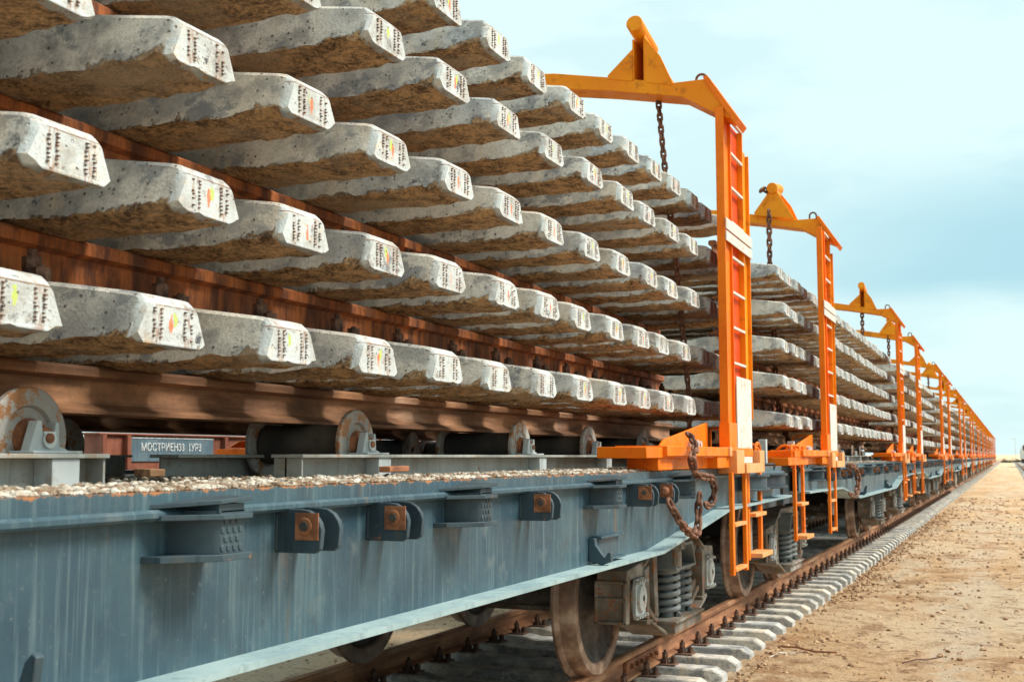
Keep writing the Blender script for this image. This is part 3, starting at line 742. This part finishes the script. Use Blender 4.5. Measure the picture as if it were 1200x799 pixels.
gravel(1, 2500, -3.6, 4.0, 'gravel on the deck of the second wagon')
# flat rusty scraps lying in the gravel
for i, (x, y, L_, a, lb) in enumerate(((1.28, .10, .24, .2, 'rusty bar end lying on the gravel before the small grey pedestal'), (1.10, -.95, .20, .9, 'flat brown stone slab on the gravel left of the long roller bench'))):
    p = MB().prism([(-L_/2, -.02), (L_/2-.03, -.025), (L_/2, .01), (L_/2-.05, .028), (-L_/2, .02)], 'z', 0, .020); o = p.build('scrap_bar' if i == 0 else 'stone_slab', 'washer' if i == 0 else 'pebble', loc=(XC+x, WC0+y, 1.292), bevel=.003)
    o.rotation_euler.z = math.pi/2+a; tag(o, lb, 'scrap' if i == 0 else 'stone')

# ------------------------------------------------------------------ roller benches
def make_roller(parent, x, y, s, z=1.388):
    """roller body runs inwards from the big outer disc"""
    r = MB(); r.lathe([(0, .02), (0, .070), (-s*.03, .072), (-s*.36, .072), (-s*.36, .02)], (x, y, z), 'x', 28); ro = r.build('roller', 'dark', parent)
    for xx in (x, x-s*.38):
        d = MB(); a = s
        d.lathe([(0, .02), (0, .122), (a*.004, .125), (a*.016, .125), (a*.020, .121), (a*.020, .080), (a*.010, .074), (a*.010, .055), (a*.014, .05), (a*.014, .02)], (xx, y, z), 'x', 44)
        d.build('roller_flange', 'disc', ro)
    h = MB(); h.lathe([(0, .050), (s*.02, .046), (s*.022, .030), (s*.06, .026), (s*.06, .012), (s*.075, .012), (s*.075, .001)], (x+s*.012, y, z), 'x', 20); h.build('hub', 'washer', ro)
    p = MB(); xx = x+s*.045; x0, x1 = sorted((xx, xx+s*.028))
    p.prism([(y-.055, 1.352), (y+.075, 1.352), (y+.070, 1.362), (y+.045, 1.368), (y+.040, 1.425), (y+.030, 1.427), (y+.026, 1.40), (y-.012, 1.40), (y-.016, 1.43), (y-.030, 1.430), (y-.040, 1.40)], 'x', x0, x1)
    p.box(min(x0, x1)-.02, max(x0, x1)+.03, y-.07, y+.09, 1.3515, 1.358); q = p.build('bearing_bracket', 'greylt', ro, bevel=.002)
    n = MB(); n.lathe([(0, .020), (s*.006, .020), (s*.007, .008), (s*.001, .006)], (xx+s*.03, y+.006, 1.384), 'x', 18); n.box(*sorted((xx+s*.028, xx+s*.034)), y-.012, y+.026, 1.398, 1.404); n.build('bearing_cap', 'pale', ro)
def bench(s, y0, y1, ys, lab, k=0):
    """y0,y1 absolute for the nearest wagon"""
    b = empty('roller_bench', (XC, 0, 0)); tag(b, lab, 'roller bench', 'roller benches on the wagon decks')
    yo = 0
    xw = 1.10
    p = MB(); x0, x1 = sorted((s*1.04, s*1.16)); p.box(x0, x1, y0, y1, 1.340, 1.3512)
    x0, x1 = sorted((s*1.085, s*1.095)); p.box(x0, x1, y0+.01, y1-.01, 1.245, 1.340); p.box(*sorted((s*.60, s*.61)), y0, y1, 1.245, 1.340); p.box(*sorted((s*.56, s*.68)), y0, y1, 1.340, 1.3512)
    for yy in (y0+.01, y1-.012): p.box(*sorted((s*1.045, s*1.150)), yy, yy+.008, 1.245, 1.340)
    p.build('channel_beam', 'grey', b, bevel=.002)
    for y in ys:
        st = MB(); st.box(*sorted((s*1.095, s*1.152)), y-.04, y+.05, 1.245, 1.3395); st.build('stiffener', 'greylt', b, bevel=.002)
        make_roller(b, s*1.02, y, s)
    return b
B0 = [bench(1, 1.2, 2.37, (2.225,), 'short grey roller pedestal at the left edge with big rusty disc'),
      bench(1, 3.25, 6.95, (3.80, 5.38, 6.41), 'long grey roller bench along the near side of the nearest wagon'),
      bench(-1, 3.2, 4.5, (4.15,), 'short roller pedestal on the far side of the nearest deck'),
      bench(-1, 6.2, 8.9, (6.75, 7.5, 8.5), 'long roller bench on the far side of the nearest wagon deck')]
for k in range(1, 4):
    for i in (1, 3):
        c = copy_tree(B0[i]); c.location.y += PITCH*k
        c['label'] = f"{'near' if i == 1 else 'far'} side roller bench on the {ORD[k]} wagon deck from the camera"
    c = copy_tree(B0[1]); c.location.y += PITCH*k-3.9; c['label'] = f"front roller bench on the {ORD[k]} wagon deck from the camera"
# rollers right at the gantry base
b5 = bench(1, 7.1, 8.9, (7.50,), 'small roller pedestal behind the orange base of the nearest gantry')

# ------------------------------------------------------------------ skid rails the stacks stand on
LZ = [1.600+.343*i for i in range(5)]
def skid(x, y0, y1, lab, mat='rail_old'):
    p = MB().prism(rail_pts(0, 0, .138, .075, .15), 'y', 0, y1-y0); o = p.build('skid_rail', mat, loc=(x, y0, 1.462)); tag(o, lab, 'rail', 'skid rails under the stacks')
SY = []
for k in range(NW):
    y1 = 8.9+PITCH*k; y0 = y1-(11.6 if k else 10)
    SY.append((y0, y1))
    if k < 5:
        for s, nm in ((1, 'near'), (-1, 'far')):
            skid(XC+s*RX, y0, y1+.1, f"brown {nm} side rail on rollers beneath the {ORD[k]} stack of panels" if k else (f"heavy brown rail on rollers under the nearest stack" if s > 0 else "far side brown rail on rollers under the nearest stack"))

# ------------------------------------------------------------------ stacked track panels
LAY = ['lowest', 'second lowest', 'middle', 'second highest', 'topmost']
# near stack: measured anchor of each layer: (x shift of the panel, right-edge y of an anchor sleeper, spacing)
NEAR = [(0.0, 2.455, .503), (-.02, 2.587, .490), (.02, 2.496, .508), (.04, 3.42, .515), (-.03, 4.02, .471)]
def panel(k, lay, dx, ys, detail, lab):
    z = LZ[lay]; y0, y1 = SY[k]; cx = -3.19+dx
    p = empty('track_panel', (cx, (y0+y1)/2, z)); tag(p, lab, 'track panel', 'track panels stacked on the wagons')
    cy = (y0+y1)/2
    for s in (1, -1): MB().prism(rail_pts(s*RX, .165), 'y', min(ys)-.35-cy, max(ys)+.30-cy).build('rail', 'rail', p)
    if detail < 3:
        for y in ys:
            me = random.choice(SL) if detail < 2 else SLM
            o = link('sleeper', me, p, (random.uniform(-.014, .014), y-cy+(random.uniform(-.012, .012) if detail else 0), random.uniform(-.004, .004)))
            o.rotation_euler = (random.uniform(-.012, .012), 0, random.uniform(-.008, .008) + (math.pi if random.random() < .5 else 0))
            if detail < 2:
                for q in ((RX, -RX) if abs(o.rotation_euler.z) < 1 else (-RX, RX))[:1]: link('rail_fastening', FAST, o, (q, 0, 0))
    else:
        g = MB()
        for y in ys:
            e = random.uniform(-.02, .02)
            g.prism([(-1.35+e, 0), (1.35+e, 0), (1.35+e, .10), (1.31+e, .125), (1.02, .163), (.55, .163), (.5, .14), (-.5, .14), (-.55, .163), (-1.02, .163), (-1.31+e, .125), (-1.35+e, .10)], 'y', y-cy-.125, y-cy+.125)
        tag(g.build('sleeper', 'conc_far', p), kind='stuff')
    return p
for k in range(NW):
    for lay in range(5):
        y0, y1 = SY[k]
        if k == 0:
            dx, a, sp = NEAR[lay]; c = a-.125
            while c-sp > .9: c -= sp
            ys = []
            while c < 8.78: ys.append(c); c += sp
            lab = f'{LAY[lay]} track panel of the nearest stack, concrete sleeper ends at left'
        else:
            sp = .5; st = y0+.15+random.uniform(0, .25)+(.0 if lay < 3 else .1); ys = [st+sp*i for i in range(23)]; dx = random.uniform(-.04, .04)
            if k == 1: dx = (.05, .03, 0, -.01, -.05)[lay]
            lab = f'{LAY[lay]} track panel of the {ORD[k]} stack counted from the camera'
        panel(k, lay, dx, ys, 0 if k == 0 else (1 if k == 1 else (2 if k < 4 else 3)), lab)

# ------------------------------------------------------------------ gantry frames
def make_gantry(m):
    """m = 1: horn pipes point to the camera, m = -1: mirrored. Local origin on the centreline at rail level."""
    g = empty('gantry_frame')
    Y = lambda a, b: sorted((m*a, m*b))
    for s in (1, -1):
        X = lambda *a: sorted(s*q for q in a)
        po = MB(); po.box(*X(1.530, 1.552), -.42, -.18, 1.55, 3.62)
        po.box(*X(1.520, 1.575), -.423, -.408, 1.55, 3.62); po.box(*X(1.520, 1.570), -.197, -.183, 1.385, 3.62)
        po.prism([(-.42, 1.385), (-.20, 1.385), (-.20, 1.56), (-.42, 1.56)], 'x', *X(1.512, 1.580)); post = po.build('post', 'orange', g, bevel=.003)
        w = MB(); w.box(*X(1.520, 1.532), -.183, .19, 1.40, 3.60); w.build('web_plate', 'red', post)
        ru = MB()
        for i in range(8):
            z = 1.95+.235*i
            ru.add([(s*x, y, zz) for y, q in ((-.182, .0), (.192, -.0)) for x in (1.550, 1.570) for zz in (z+q, z+q+.016)], [(0, 1, 3, 2), (4, 6, 7, 5), (0, 4, 5, 1), (2, 3, 7, 6), (1, 5, 7, 3), (0, 2, 6, 4)])
        ru.build('rungs', 'cream', post)
        c2 = MB(); c2.box(*X(1.520, 1.570), .19, .206, 1.385, 3.60); c2.box(*X(1.530, 1.545), .204, .404, 1.60, 3.50); c2.box(*X(1.520, 1.570), .402, .414, 1.60, 3.48)
        c2.build('rear_post', 'amber', post, bevel=.003)
        bn = MB(); bn.box(*X(1.576, 1.584), -.425, .416, 2.735, 2.80); bn.box(*X(1.576, 1.584), -.425, .416, 2.812, 2.885); bn.build('white_band', 'cream', post, bevel=.002)
        lo = MB(); lo.box(*X(1.571, 1.580), -.17, .30, 1.30, 1.87); lo.build('white_plate', 'cream', post, bevel=.002)
        # base
        yb = 0 if s > 0 else .75; ba = MB(); ba.box(*X(1.30, 1.56), -2.25+yb, -.62, 1.335, 1.392); ba.box(*X(1.30, 1.585), -1.95+yb, .30, 1.345, 1.40)
        ba.box(*X(1.36, 1.515), -1.80+yb, .30, 1.272, 1.345); ba.box(*X(1.38, 1.55), -2.0+yb, -1.72+yb, 1.272, 1.335)
        ba.box(*X(1.36, 1.575), -.75, -.42, 1.272, 1.345)
        ba.prism([(-1.55, 1.40), (-.42, 1.40), (-.42, 1.56), (-1.45, 1.44)], 'x', *X(1.42, 1.44))
        ba.build('base_beam', 'orange', g, bevel=.004)
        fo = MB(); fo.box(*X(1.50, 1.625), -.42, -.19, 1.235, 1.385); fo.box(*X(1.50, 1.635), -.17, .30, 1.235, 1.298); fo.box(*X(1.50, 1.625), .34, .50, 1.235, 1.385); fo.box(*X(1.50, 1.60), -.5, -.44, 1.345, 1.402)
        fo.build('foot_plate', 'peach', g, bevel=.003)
        bo = MB()
        for yy in (-1.12, -1.0): bo.cyl((s*1.50, yy, 1.40), (s*1.50, yy, 1.43), .022, n=6)
        bo.cyl((s*1.44, -.80, 1.42), (s*1.47, -.80, 1.42), .025, n=12); bo.cyl((s*1.44, -.72, 1.42), (s*1.47, -.72, 1.42), .018, n=12)
        bo.build('bolt', 'greylt', g)
        # ladders below the deck
        la = MB()
        for yy in (-.43, -.02): la.box(*X(1.575, 1.60), yy-.028, yy+.028, .60, 1.245)
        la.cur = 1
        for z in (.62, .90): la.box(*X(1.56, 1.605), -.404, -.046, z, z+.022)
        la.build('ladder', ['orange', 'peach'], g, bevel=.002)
        la = MB()
        q0, q1 = (.26, .70) if m > 0 else (-2.22, -1.80)
        for yy in (q0, q1): la.box(*X(1.535, 1.56), yy-.028, yy+.028, .64, 1.24)
        for yy in (q0, q1):
            pts = [(s*1.548, yy, 1.20), (s*1.548, yy, 1.36)] + [(s*(1.548-.075+.075*math.cos(R(a))), yy, 1.36+.075*math.sin(R(a))) for a in range(15, 181, 15)] + [(s*1.398, yy, 1.28)]
            la.tube(pts, .012, 8)
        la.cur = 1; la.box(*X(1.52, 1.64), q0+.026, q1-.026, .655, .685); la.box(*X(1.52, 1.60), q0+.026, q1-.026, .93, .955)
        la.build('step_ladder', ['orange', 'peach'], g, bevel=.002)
        for yy in (q0, q1):
            la = MB(); la.tube([(s*1.540, yy-.10, 1.25), (s*1.540, yy-.10, 1.38)]+[(s*1.540, yy-.10+.09*(1-math.cos(R(a))), 1.38+.06*math.sin(R(a))) for a in range(15, 166, 15)]+[(s*1.540, yy+.08, 1.38), (s*1.540, yy+.08, 1.25)], .011, 8); la.build('handrail', 'orange', g)
        if m < 0: MB().box(*X(1.30, 1.56), q0-.35, q1+.25, 1.27, 1.335).build('step_bracket', 'orange', g, bevel=.004)
        ha = MB(); ha.tube([(s*1.25, m*.45, 1.39), (s*1.25, m*.45, 1.53), (s*1.28, m*.45, 1.545), (s*1.40, m*.45, 1.545), (s*1.42, m*.45, 1.53), (s*1.42, m*.45, 1.39)], .011, 8); ha.build('handrail', 'orange', g)
        # horn on the crossbeam
        ho = MB(); A, B = Y(-.405, -.385)
        ho.prism([(s*.78, 3.93), (s*.78, 3.905), (s*.955, 3.87), (s*.955, 4.09)], 'y', A, B)
        ho.prism([(s*1.045, 3.85), (s*1.24, 3.81), (s*1.15, 4.02), (s*1.045, 4.16)], 'y', A, B)
        ho.prism([(s*.955, 3.87), (s*.967, 3.87), (s*.967, 4.16), (s*.955, 4.16)], 'y', *Y(-.40, -.15)); ho.prism([(s*1.033, 3.86), (s*1.045, 3.86), (s*1.045, 4.18), (s*1.033, 4.18)], 'y', *Y(-.40, -.15))
        A, B = Y(-.16, -.14)
        ho.prism([(s*.80, 3.93), (s*.80, 3.90), (s*1.22, 3.83), (s*1.05, 4.13), (s*.95, 4.13)], 'y', A, B)
        hn = ho.build('horn_gusset', 'amber', g, bevel=.002)
        pi = MB(); pi.cyl((s*1.0, m*-.50, 4.235), (s*1.0, m*-.10, 4.17), .056, n=28); pi.build('horn_pipe', 'amber', g, bevel=.003)
        ey = MB(); ey.tube([(s*1.36, m*-.26, 3.80), (s*1.36, m*-.26, 3.86)]+[(s*(1.36+.035-.035*math.cos(R(a))), m*-.26, 3.87+.035*math.sin(R(a))) for a in range(10, 171, 16)]+[(s*1.43, m*-.26, 3.86), (s*1.43, m*-.26, 3.80)], .009, 8); ey.build('lifting_eye', 'rust', g)
        cp = MB(); cp.prism([(s*1.645, 3.50), (s*1.672, 3.535), (s*1.47, 3.845), (s*1.44, 3.835)], 'y', *Y(-.42, -.14)); cp.build('corner_cap', 'orange', g, bevel=.002)
    top = [(0, 4.03), (.39, 3.995), (.80, 3.915), (1.24, 3.825), (1.455, 3.825), (1.655, 3.525)]; bot = [(1.53, 3.58), (1.29, 3.725), (.80, 3.822), (.39, 3.89), (0, 3.92)]
    poly = top+bot; full = poly + [(-x, z) for x, z in reversed(poly) if x > 0]
    top_l = [(-x, z) for x, z in reversed(top[1:])]; bot_l = [(-x, z) for x, z in reversed(bot[:-1])]
    outline = top_l+top+bot[:-1]+[(0, 3.92)]+bot_l
    cb = MB(); n = len(top)
    def seg(a, b, c, d): cb.prism([a, b, c, d], 'y', *Y(-.40, -.14))
    segs = [((0, 4.03), (.39, 3.995), (.39, 3.89), (0, 3.92)), ((.39, 3.995), (.80, 3.915), (.80, 3.822), (.39, 3.89)), ((.80, 3.915), (1.24, 3.825), (1.29, 3.725), (.80, 3.822)), ((1.24, 3.825), (1.455, 3.825), (1.29, 3.725)), ((1.455, 3.825), (1.655, 3.525), (1.53, 3.58), (1.29, 3.725))]
    A, B = Y(-.40, -.18)
    tp = [(-x, z) for x, z in reversed(top)]+top[1:]; bt = [(-x, z) for x, z in reversed(bot[::-1])]+bot[::-1][1:]
    # watertight beam: strip of quads (6 stations each half, bottom stations matched)
    bt_m = [(0, 3.92), (.39, 3.89), (.80, 3.822), (1.20, 3.743), (1.29, 3.725), (1.53, 3.58)]
    S = [(-x, z) for x, z in reversed(top)]+top[1:]; T = [(-x, z) for x, z in reversed(bt_m)]+bt_m[1:]
    vs = []
    for (a, b) in zip(S, T): vs += [(a[0], A, a[1]), (b[0], A, b[1]), (a[0], B, a[1]), (b[0], B, b[1])]
    fs = []
    for i in range(len(S)-1):
        o = i*4; p = o+4
        fs += [(o, o+1, p+1, p), (o+2, p+2, p+3, o+3), (o, p, p+2, o+2), (o+1, o+3, p+3, p+1)]
    e = (len(S)-1)*4; fs += [(0, 2, 3, 1), (e, e+1, e+3, e+2)]
    cb.add(vs, fs); cb.build('crossbeam', 'amber', g, bevel=.003)
    return g
gA = make_gantry(1); gB = make_gantry(-1)
gs = []
for k in range(NW):
    for j, (src, off) in enumerate(((gB, -4.44), (gA, 4.46))):
        if k == 0 and j == 0: continue
        idx = 2*k+j-1
        g = src if (idx == 0 and j == 1) or (idx == 1 and j == 0) else copy_tree(src)
        g.location = (XC, WC0+PITCH*k+off, 0)
        tag(g, 'nearest tall orange gantry frame with white plate and horn pipe' if idx == 0 else f'{ORD[idx]} orange gantry frame counted from the camera', 'gantry frame', 'orange gantry frames over the train')

# ------------------------------------------------------------------ chains
def chain_mb(path, pitch, wire, jit=0):
    pts = [Vector(p) for p in path]; sm = []
    # Catmull-Rom
    for i in range(len(pts)-1):
        p0, p1, p2, p3 = pts[max(i-1, 0)], pts[i], pts[i+1], pts[min(i+2, len(pts)-1)]
        for j in range(12):
            t = j/12; sm.append(.5*((2*p1)+(p2-p0)*t+(2*p0-5*p1+4*p2-p3)*t*t+(3*p1-p0-3*p2+p3)*t**3))
    sm.append(pts[-1])
    out = [sm[0]]; acc = 0
    for a, b in zip(sm, sm[1:]):
        L_ = (b-a).length
        while acc+L_ >= pitch:
            a = a+(b-a)*((pitch-acc)/L_); L_ = (b-a).length; out.append(a.copy()); acc = 0
        acc += L_
    mb = MB(); up = Vector((.25, .97, .1))
    for i in range(len(out)-1):
        a, b = out[i], out[i+1]; t = (b-a).normalized(); c = (a+b)/2
        u = (up-t*up.dot(t)).normalized(); w = t.cross(u)
        if i % 2: u = w
        u = (u+Vector((random.uniform(-.15, .15),)*3)); u = (u-t*u.dot(t)).normalized()
        half = pitch*.5+wire*1.0-wire; rad = wire*1.75; q = []
        L2 = pitch/2+wire*1.0
        st = L2-rad
        for ang in range(-90, 91, 30): q.append(c+t*(st+rad*math.cos(R(ang)))+u*(rad*math.sin(R(ang))))
        for ang in range(90, 271, 30): q.append(c+t*(-st+rad*math.cos(R(ang)))+u*(rad*math.sin(R(ang))))
        mb.tube(q, wire, 7, closed=True)
    return mb
def chain(path, pitch, wire, lab):
    p0 = Vector(path[0]); tag(chain_mb([Vector(p)-p0 for p in path], pitch, wire).build('chain', 'chain', loc=p0), lab, 'chain', 'rusty chains')
chain([(-2.136, 7.77, 3.80), (-2.094, 7.77, 3.3), (-2.03, 7.77, 2.70), (-2.0, 7.78, 2.35), (-1.97, 7.76, 2.0), (-1.95, 7.77, 1.75), (-1.944, 7.75, 1.46)], .043, .0085, 'rusty chain hanging from the nearest gantry down the stack end')
YG = WC0+PITCH-4.44
chain([(-2.247, YG+.05, 3.92), (-2.25, YG+.05, 3.321), (-2.24, YG+.05, 2.9), (-2.22, YG+.05, 2.654), (-2.207, YG+.05, 1.996), (-2.15, YG+.05, 1.68), (-2.08, YG+.05, 1.45)], .062, .012, 'rusty chain hanging from the second gantry onto the second stack')
chain([(-2.34, YG+.10, 4.15), (-2.30, YG+.17, 4.18), (-2.27, YG+.24, 4.10), (-2.25, YG+.25, 3.95), (-2.24, YG+.23, 3.86), (-2.27, YG+.22, 4.0), (-2.29, YG+.2, 4.1)], .062, .012, 'bundle of chain wrapped round the horn of the second gantry')
chain([(-1.66, 6.60, 1.47), (-1.585, 6.45, 1.40), (-1.57, 6.30, 1.33), (-1.565, 6.38, 1.25), (-1.56, 6.52, 1.235), (-1.56, 6.72, 1.22), (-1.56, 6.78, 1.15), (-1.575, 6.76, 1.08), (-1.58, 6.64, 1.07)], .050, .0095, 'rusty chain draped over the orange base beside the nearest wagon sill')
chain([(-1.60, 5.93, 1.12), (-1.57, 6.0, 1.03), (-1.565, 6.15, .965), (-1.56, 6.32, .93), (-1.57, 6.42, .97), (-1.575, 6.46, 1.08), (-1.57, 6.48, 1.16)], .050, .0095, 'rusty chain loop hanging below the last lug of the blue sill')
chain([(-1.60, 13.25, 1.25), (-1.56, 13.55, 1.22), (-1.55, 13.7, 1.12), (-1.55, 13.62, .98), (-1.56, 13.4, .92), (-1.60, 13.3, .95)], .066, .013, 'rusty chain looped on the second wagon right of its gantry')
for i, (k, o) in enumerate(((1, 4.46), (2, -4.44), (2, 4.46), (3, -4.44))):
    y = WC0+PITCH*k+o-.2*(1 if o > 0 else -1); chain([(-2.25, y, 3.85), (-2.25, y, 3.3), (-2.24, y, 2.6), (-2.22, y, 1.6)], .066, .013, f'rusty chain hanging from the {ORD[2*k+(1 if o>0 else 0)-1]} gantry frame')

# ------------------------------------------------------------------ neighbouring brown wagon seen through the roller gap
nb = empty('neighbour_wagon', (-7.2, 0, 0)); tag(nb, 'brown wagon side with blue lettered stripe, seen through the roller gap', 'wagon')
p = MB(); p.box(-.16, 0, 8.13, 20.4, 1.20, 1.545); p.box(-.2, .03, 8.10, 20.4, 1.53, 1.548); p.build('side_board', 'brown', nb, bevel=.004)
for y in (8.13, 8.44, 9.86, 11.6, 13.0):
    MB().prism([(0, 1.2), (.06, 1.2), (.05, 1.53), (0, 1.53)], 'y', y, y+.05).build('rib', 'brown', nb)
MB().box(0.001, .012, 8.50, 9.72, 1.30, 1.505).build('sign_stripe', 'sign', nb)
MB().box(0.001, .016, 8.50, 9.72, 1.505, 1.514).build('stripe_edge', 'white', nb)
MB().box(-.4, -.1, 8.2, 20.2, .9, 1.2).build('underframe', 'dark', nb)
for y in (9.6, 11.4, 17.6, 19.4): MB().cyl((-.55, y, .475), (-.43, y, .475), .475, n=28).build('wheel', 'wheel', nb)
tcv = bpy.data.curves.new('lettering', 'FONT'); tcv.body = '\u041c\u041e\u0421\u0422\u0420\u0418\u0415\u041d33  1\u0423\u04203'; tcv.size = .098; tcv.extrude = .002; tcv.align_x = 'LEFT'; tcv.offset = .0015
to = bpy.data.objects.new('lettering', tcv); COL.objects.link(to)
bpy.context.view_layer.update()
wid = to.dimensions.x or .9
dg = bpy.context.evaluated_depsgraph_get(); tm = bpy.data.meshes.new_from_object(to.evaluated_get(dg)); bpy.data.objects.remove(to)
tm.materials.clear(); tm.materials.append(M['white'])
lo = link('lettering', tm, nb, (.016, 8.66, 1.395)); lo.rotation_euler = (math.pi/2, 0, math.pi/2); lo.scale = (.86/wid, 1, 1)

# ------------------------------------------------------------------ far things
loc = empty('locomotive', (2.95, 190, 0)); tag(loc, 'pale locomotive standing at the right edge near the horizon', 'locomotive')
p = MB(); p.prism([(-1.45, .95), (1.45, .95), (1.45, 2.1), (1.1, 3.0), (.5, 3.5), (-.5, 3.5), (-1.1, 3.0), (-1.45, 2.1)], 'y', 0, 16); p.build('body', 'pale', loc, bevel=.05)
MB().box(-1.1, 1.1, -.03, .2, 2.2, 2.9).build('windscreen', 'glass', loc)
MB().box(-1.3, 1.3, .3, 15.5, .35, .95).build('bogies', 'dark', loc)
hill = MB(); vs = []; 
for i in range(41):
    x = -1500+75*i; h = 4+5*mnoise.noise(Vector((i*.35, 2, 0))); vs += [(x, 2200, GZ-1), (x, 2300, h), (x, 2500, h), (x, 2600, GZ-1)]
fs = [(i*4+j, i*4+4+j, i*4+5+j, i*4+1+j) for i in range(40) for j in range(3)]
hill.add(vs, fs); tag(hill.build('far_hills', 'ground', smooth=180), kind='structure')
for x, y, h, lb in ((2.2, 500, 8.2, 'thin grey mast on the horizon between train and locomotive'),):
    p = MB(); p.cyl((0, 0, GZ), (0, 0, h), .12, .07, n=10); p.box(-1.0, .1, -.06, .06, h-.25, h-.1); tag(p.build('lighting_mast', 'greylt', loc=(x, y, 0)), lb, 'mast')
for i, (x, y, r, lb) in enumerate(((-.6, 330, 1.5, 'left dark bush on the horizon beyond the sandy strip'), (2.0, 345, 1.2, 'right dark bush on the horizon beyond the sandy strip'))):
    b = MB(); rg = random.Random(i+40)
    for j in range(500):
        v = Vector((rg.gauss(0, 1), rg.gauss(0, 1), abs(rg.gauss(0, .6)))).normalized()*r*rg.uniform(.3, 1.1); v.z *= .6; u = Vector((rg.uniform(-1, 1), rg.uniform(-1, 1), rg.uniform(-1, 1)))*.18; w = u.orthogonal()
        b.add([v, v+u, v+u+w, v+w], [(0, 1, 2, 3)])
    m_ = Mat('bush_leaf', .9); m_.col((.06, .06, .03)); M['leaf'] = m_.m
    b2 = empty('bush', (x, y, GZ)); tag(b2, lb, 'bush'); b.build('foliage', 'leaf', b2, smooth=0); MB().cyl((0, 0, -.1), (0, 0, .6), .06, .03, n=6).build('stem', 'rust', b2)

# sticks and wire lying on the sandy ground
for i, (pts, r, lb) in enumerate((([(-1.88, 10.42, .01), (-1.70, 10.34, .016), (-1.55, 10.27, .006), (-1.37, 10.28, .004)], .008, 'thin brown stick lying on the sand near the sleeper ends'),
                                  ([(-1.84, 9.76, 0), (-1.78, 9.95, .015), (-1.70, 10.05, .004), (-1.62, 10.12, .01)], .006, 'pale dry twig beside the thin brown stick'),
                                  ([(-.83, 9.95, 0), (-.74, 10.05, .012), (-.66, 10.15, .006), (-.56, 10.25, .012)], .006, 'dark wire piece on the sand at lower right'))):
    z = GZ+.03; p0 = Vector(pts[0]); t_ = MB().tube([Vector(p)-p0+Vector((0, 0, .004*(j % 2))) for j, p in enumerate(pts)], r, 6)
    tag(t_.build(('stick', 'twig', 'wire')[i], ('washer', 'gravel', 'rust')[i], loc=(p0.x, p0.y, z)), lb, ('stick', 'twig', 'wire')[i])
